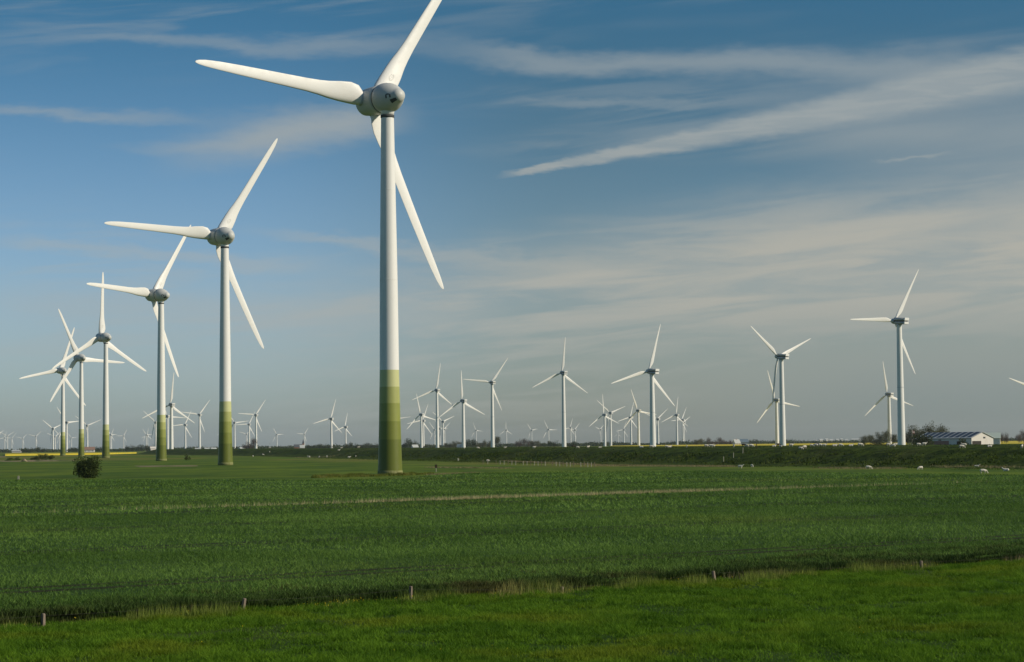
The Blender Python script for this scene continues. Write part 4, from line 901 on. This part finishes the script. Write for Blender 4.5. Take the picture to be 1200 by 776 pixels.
# far-off wood along the whole horizon reads as one mass
vs = []; g = np.random.default_rng(99); n = 0
for band, (D, hh, dn) in enumerate(((4200, 5.5, 1700), (5200, 6.0, 1700), (3600, 3.2, 1300))):
    px = g.uniform(-60, 1260, dn); hgt = hh*(0.45+1.1*vnoise(px, px*0, 22.0, 90+band)**1.5)*g.uniform(.6, 1.15, dn); X = np.array([at(p, D) for p in px]); Yv = D+g.uniform(-120, 120, dn)
    for i in range(dn):
        m_ = 14; c = np.array((X[i], Yv[i], hgt[i]*.5))+g.normal(0, 1, (m_, 3))*np.array((5.0, 4.0, hgt[i]*.26)); c[:, 2] = np.clip(c[:, 2], .4, None)
        a = g.normal(0, 1, (m_, 3)); a /= np.linalg.norm(a, axis=1)[:, None]; b = np.cross(a, g.normal(0, 1, (m_, 3))); b /= np.linalg.norm(b, axis=1)[:, None]; s = g.uniform(1.0, 2.2, m_)[:, None]
        vs.append(np.stack([c-a*s, c+b*s*.7, c+a*s, c-b*s*.7], 1).reshape(-1, 3))
vs = np.concatenate(vs)
link('distant_wood', mesh_np('distant_wood', vs, np.arange(len(vs)).reshape(-1, 4), 'tree_leaf'), kind='stuff', label='dark low line of hedges and woods along the horizon', cat='wood')

# ------------------------------------------------------------------ buildings
def gable_house(nm, px, D, L, Wd, wall_h, ridge_h, rot, wall='render_white', roof='roof_dark', lab='', cat='house', details=None):
    """ridge along local X"""
    t = link(nm, None, loc=(at(px, D), D, 0), rot=(0, 0, R(rot)), label=lab, cat=cat)
    bm = bmesh.new(); v = [bm.verts.new(p) for p in ((-L/2, -Wd/2, 0), (L/2, -Wd/2, 0), (L/2, Wd/2, 0), (-L/2, Wd/2, 0), (-L/2, -Wd/2, wall_h), (L/2, -Wd/2, wall_h), (L/2, Wd/2, wall_h), (-L/2, Wd/2, wall_h), (-L/2, 0, ridge_h), (L/2, 0, ridge_h))]
    for q in ((0, 1, 5, 4), (2, 3, 7, 6), (1, 2, 6, 9, 5), (3, 0, 4, 8, 7), (4, 5, 9, 8), (6, 7, 8, 9)): bm.faces.new([v[i] for i in q])
    link('wall', bm_mesh('wall', bm, wall), t)
    for s in (-1, 1):
        bm = bmesh.new(); e = .5; sl = (ridge_h-wall_h)/(Wd/2)
        a = [(-L/2-e, s*(Wd/2+e), wall_h-sl*e), (L/2+e, s*(Wd/2+e), wall_h-sl*e), (L/2+e, 0, ridge_h), (-L/2-e, 0, ridge_h)]
        lo = [bm.verts.new((p[0], p[1], p[2]+.04)) for p in a]; hi = [bm.verts.new((p[0], p[1], p[2]+.26)) for p in a]
        bm.faces.new(lo); bm.faces.new(hi)
        for i in range(4): bm.faces.new((lo[i], lo[(i+1) % 4], hi[(i+1) % 4], hi[i]))
        link('roof', bm_mesh('roof', bm, roof), t)
    return t
# the long barn: gable towards us on the right, long side receding to the left
BL, BW, BH, BR = 42.0, 16.0, 5.6, 8.6
barn = gable_house('barn', 1122, 1100, BL, BW, BH, BR, -38+0, 'render_white', 'roof_light', 'long white barn with dark solar panels on its roof, right of the tallest white turbine', 'barn')
barn.location = (at(1118.5, 1115), 1115, 0); barn.rotation_euler = (0, 0, R(-58))
rl = [c for c in barn.children if c.name.startswith('roof')][0]
sl = math.atan2(BR-BH, BW/2); slen = math.hypot(BR-BH, BW/2)
pm = box_mesh('solar_panel', (-1.65, 1.65, -slen*0.93, -0.25, 0.0, 0.10), 'panel')
for i in range(9): o = link('solar_panel', pm, barn, (-BL/2+2.6+i*4.6, 0, BR+.30), (sl, 0, 0))
link('brick_plinth', box_mesh('brick_plinth', (-BL/2+.4, BL/2-17, -BW/2-.06, -BW/2+.02, 0, 4.2), 'brick_red'), barn)
link('gutter', box_mesh('gutter', (-BL/2, BL/2, -BW/2-.16, -BW/2-.02, BH-.5, BH-.32), 'roof_dark'), barn)
for xx in (-18, -11, -4): link('window', box_mesh('window', (xx, xx+2.2, -BW/2-.05, -BW/2+.02, 4.3, 4.9), 'glass_dark'), barn)
link('door', box_mesh('door', (BL/2-11, BL/2-6, -BW/2-.08, -BW/2+.02, 0, 3.9), 'door_dark'), barn)
link('door', box_mesh('door', (BL/2-.02, BL/2+.08, -BW/2+.5, -BW/2+7.0, 0, 4.0), 'door_dark'), barn)
link('window', box_mesh('window', (BL/2-.02, BL/2+.06, .6, 2.2, 5.3, 6.2), 'glass_dark'), barn)
g2 = gable_house('shed', 1158, 1320, 15, 16, 5.4, 8.8, -14, 'render_white', 'roof_green', 'shed with a pale greenish roof behind the right end of the barn', 'shed')
def windows(t, L, Wd, n, z=1.2, h=1.2):
    for i in range(n): x_ = -L/2+L*(i+.5)/n; link('window', box_mesh('window', (x_-.5, x_+.5, -Wd/2-.06, -Wd/2+.02, z, z+h), 'glass_dark'), t)
def small_house(*a, **k):
    n = k.pop('nwin', 3); t = gable_house(*a, **k); windows(t, a[3], a[4], n); link('chimney', box_mesh('chimney', (-.4, .4, -.4, .4, a[6]-.6, a[6]+1.0), 'brick_red'), t); return t
small_house('farmhouse', 863, 2700, 8, 7, 3.4, 7.8, 25, 'render_white', 'roof_light', 'white farmhouse with a steep roof left of the blue-grey shed', 'house')
gable_house('shed', 870.5, 2720, 13, 9, 4.4, 8.2, 10, 'slate_blue', 'slate_blue', 'blue-grey farm shed right of the white farmhouse', 'shed')
small_house('farmhouse', 104.5, 2900, 15, 9, 3.6, 7.4, 8, 'render_white', 'roof_red', 'low farmhouse with a reddish roof right of the fifth green-footed tower', 'house')
gable_house('shed', 179, 2950, 7, 6, 4.6, 6.8, 20, 'render_white', 'render_white', 'tiny white shed at the right end of the dark wood', 'shed')
gable_house('shed', 19.5, 3300, 14, 8, 2.6, 4.2, 4, 'render_white', 'roof_light', 'low pale shed at the far left', 'shed')
gable_house('shed', 486, 2450, 7, 5, 2.8, 5.4, 30, 'render_white', 'roof_light', 'small white-roofed shed below the white turbine cluster', 'shed')
gable_house('shed', 539, 2450, 6, 4, 3.0, 5.6, -30, 'render_white', 'roof_light', 'small white shed left of the dark round tree below the cluster', 'shed')
gable_house('shed', 354, 3200, 7, 6, 3.2, 7.0, 15, 'render_white', 'roof_light', 'pale building beside the church spire', 'shed')
ch = gable_house('church', 349.3, 3250, 12, 7, 4.5, 8.0, 10, 'brick_red', 'roof_dark', 'tiny church with a pointed dark spire on the horizon', 'church')
link('spire_tower', box_mesh('spire_tower', (6.6, 9.6, -1.5, 1.5, 0, 9.5), 'brick_red'), ch)
bm = bmesh.new(); c = bm.verts.new((8.1, 0, 16.5)); q = [bm.verts.new((8.1+sx*1.8, sy*1.8, 9.52)) for sx, sy in ((-1, -1), (1, -1), (1, 1), (-1, 1))]
for i in range(4): bm.faces.new((q[i], q[(i+1) % 4], c))
bm.faces.new(q); link('spire', bm_mesh('spire', bm, 'roof_dark'), ch)
for i, (px, L) in enumerate(((955, 6), (962, 8), (968.5, 6), (974, 9), (981, 6), (986, 5), (992, 6), (1003, 20))):
    gable_house('greenhouse', px, 4600, L, 8, 5.5+(i % 3)*.8, 7.8+(i % 3)*.8, (i*37) % 40-20, 'render_white', 'roof_light', 'pale low building in the distant row right of the V-bladed turbine', 'building')['group'] = 'distant pale buildings'
for i, px in enumerate((232, 243, 250, 283)):
    gable_house('shed', px, 3100, 8, 6, 2.6, 4.4, 15*i, 'render_white', 'roof_light', ['small white shed left of the pair of turbines near the second green-footed tower', 'small white shed under the taller turbine left of the second green-footed tower', 'small white shed midway to the second green-footed tower from that taller turbine', 'small white shed right of the second green-footed tower'][i], 'shed')

# ------------------------------------------------------------------ air
hz = material('haze_air', (1, 1, 1)); nt = hz.node_tree; nt.nodes.clear()
vo = nt.nodes.new('ShaderNodeVolumePrincipled'); vo.inputs['Color'].default_value = (0.90, 0.96, 1.0, 1); vo.inputs['Density'].default_value = 2.8e-5; vo.inputs['Anisotropy'].default_value = 0.2
mo = nt.nodes.new('ShaderNodeOutputMaterial'); nt.links.new(vo.outputs[0], mo.inputs['Volume'])
link('haze', box_mesh('haze', (-16000, 16000, -1200, 16000, -1.0, 112.0), 'haze_air'), kind='stuff', label='thin pale haze over the whole plain', cat='haze')
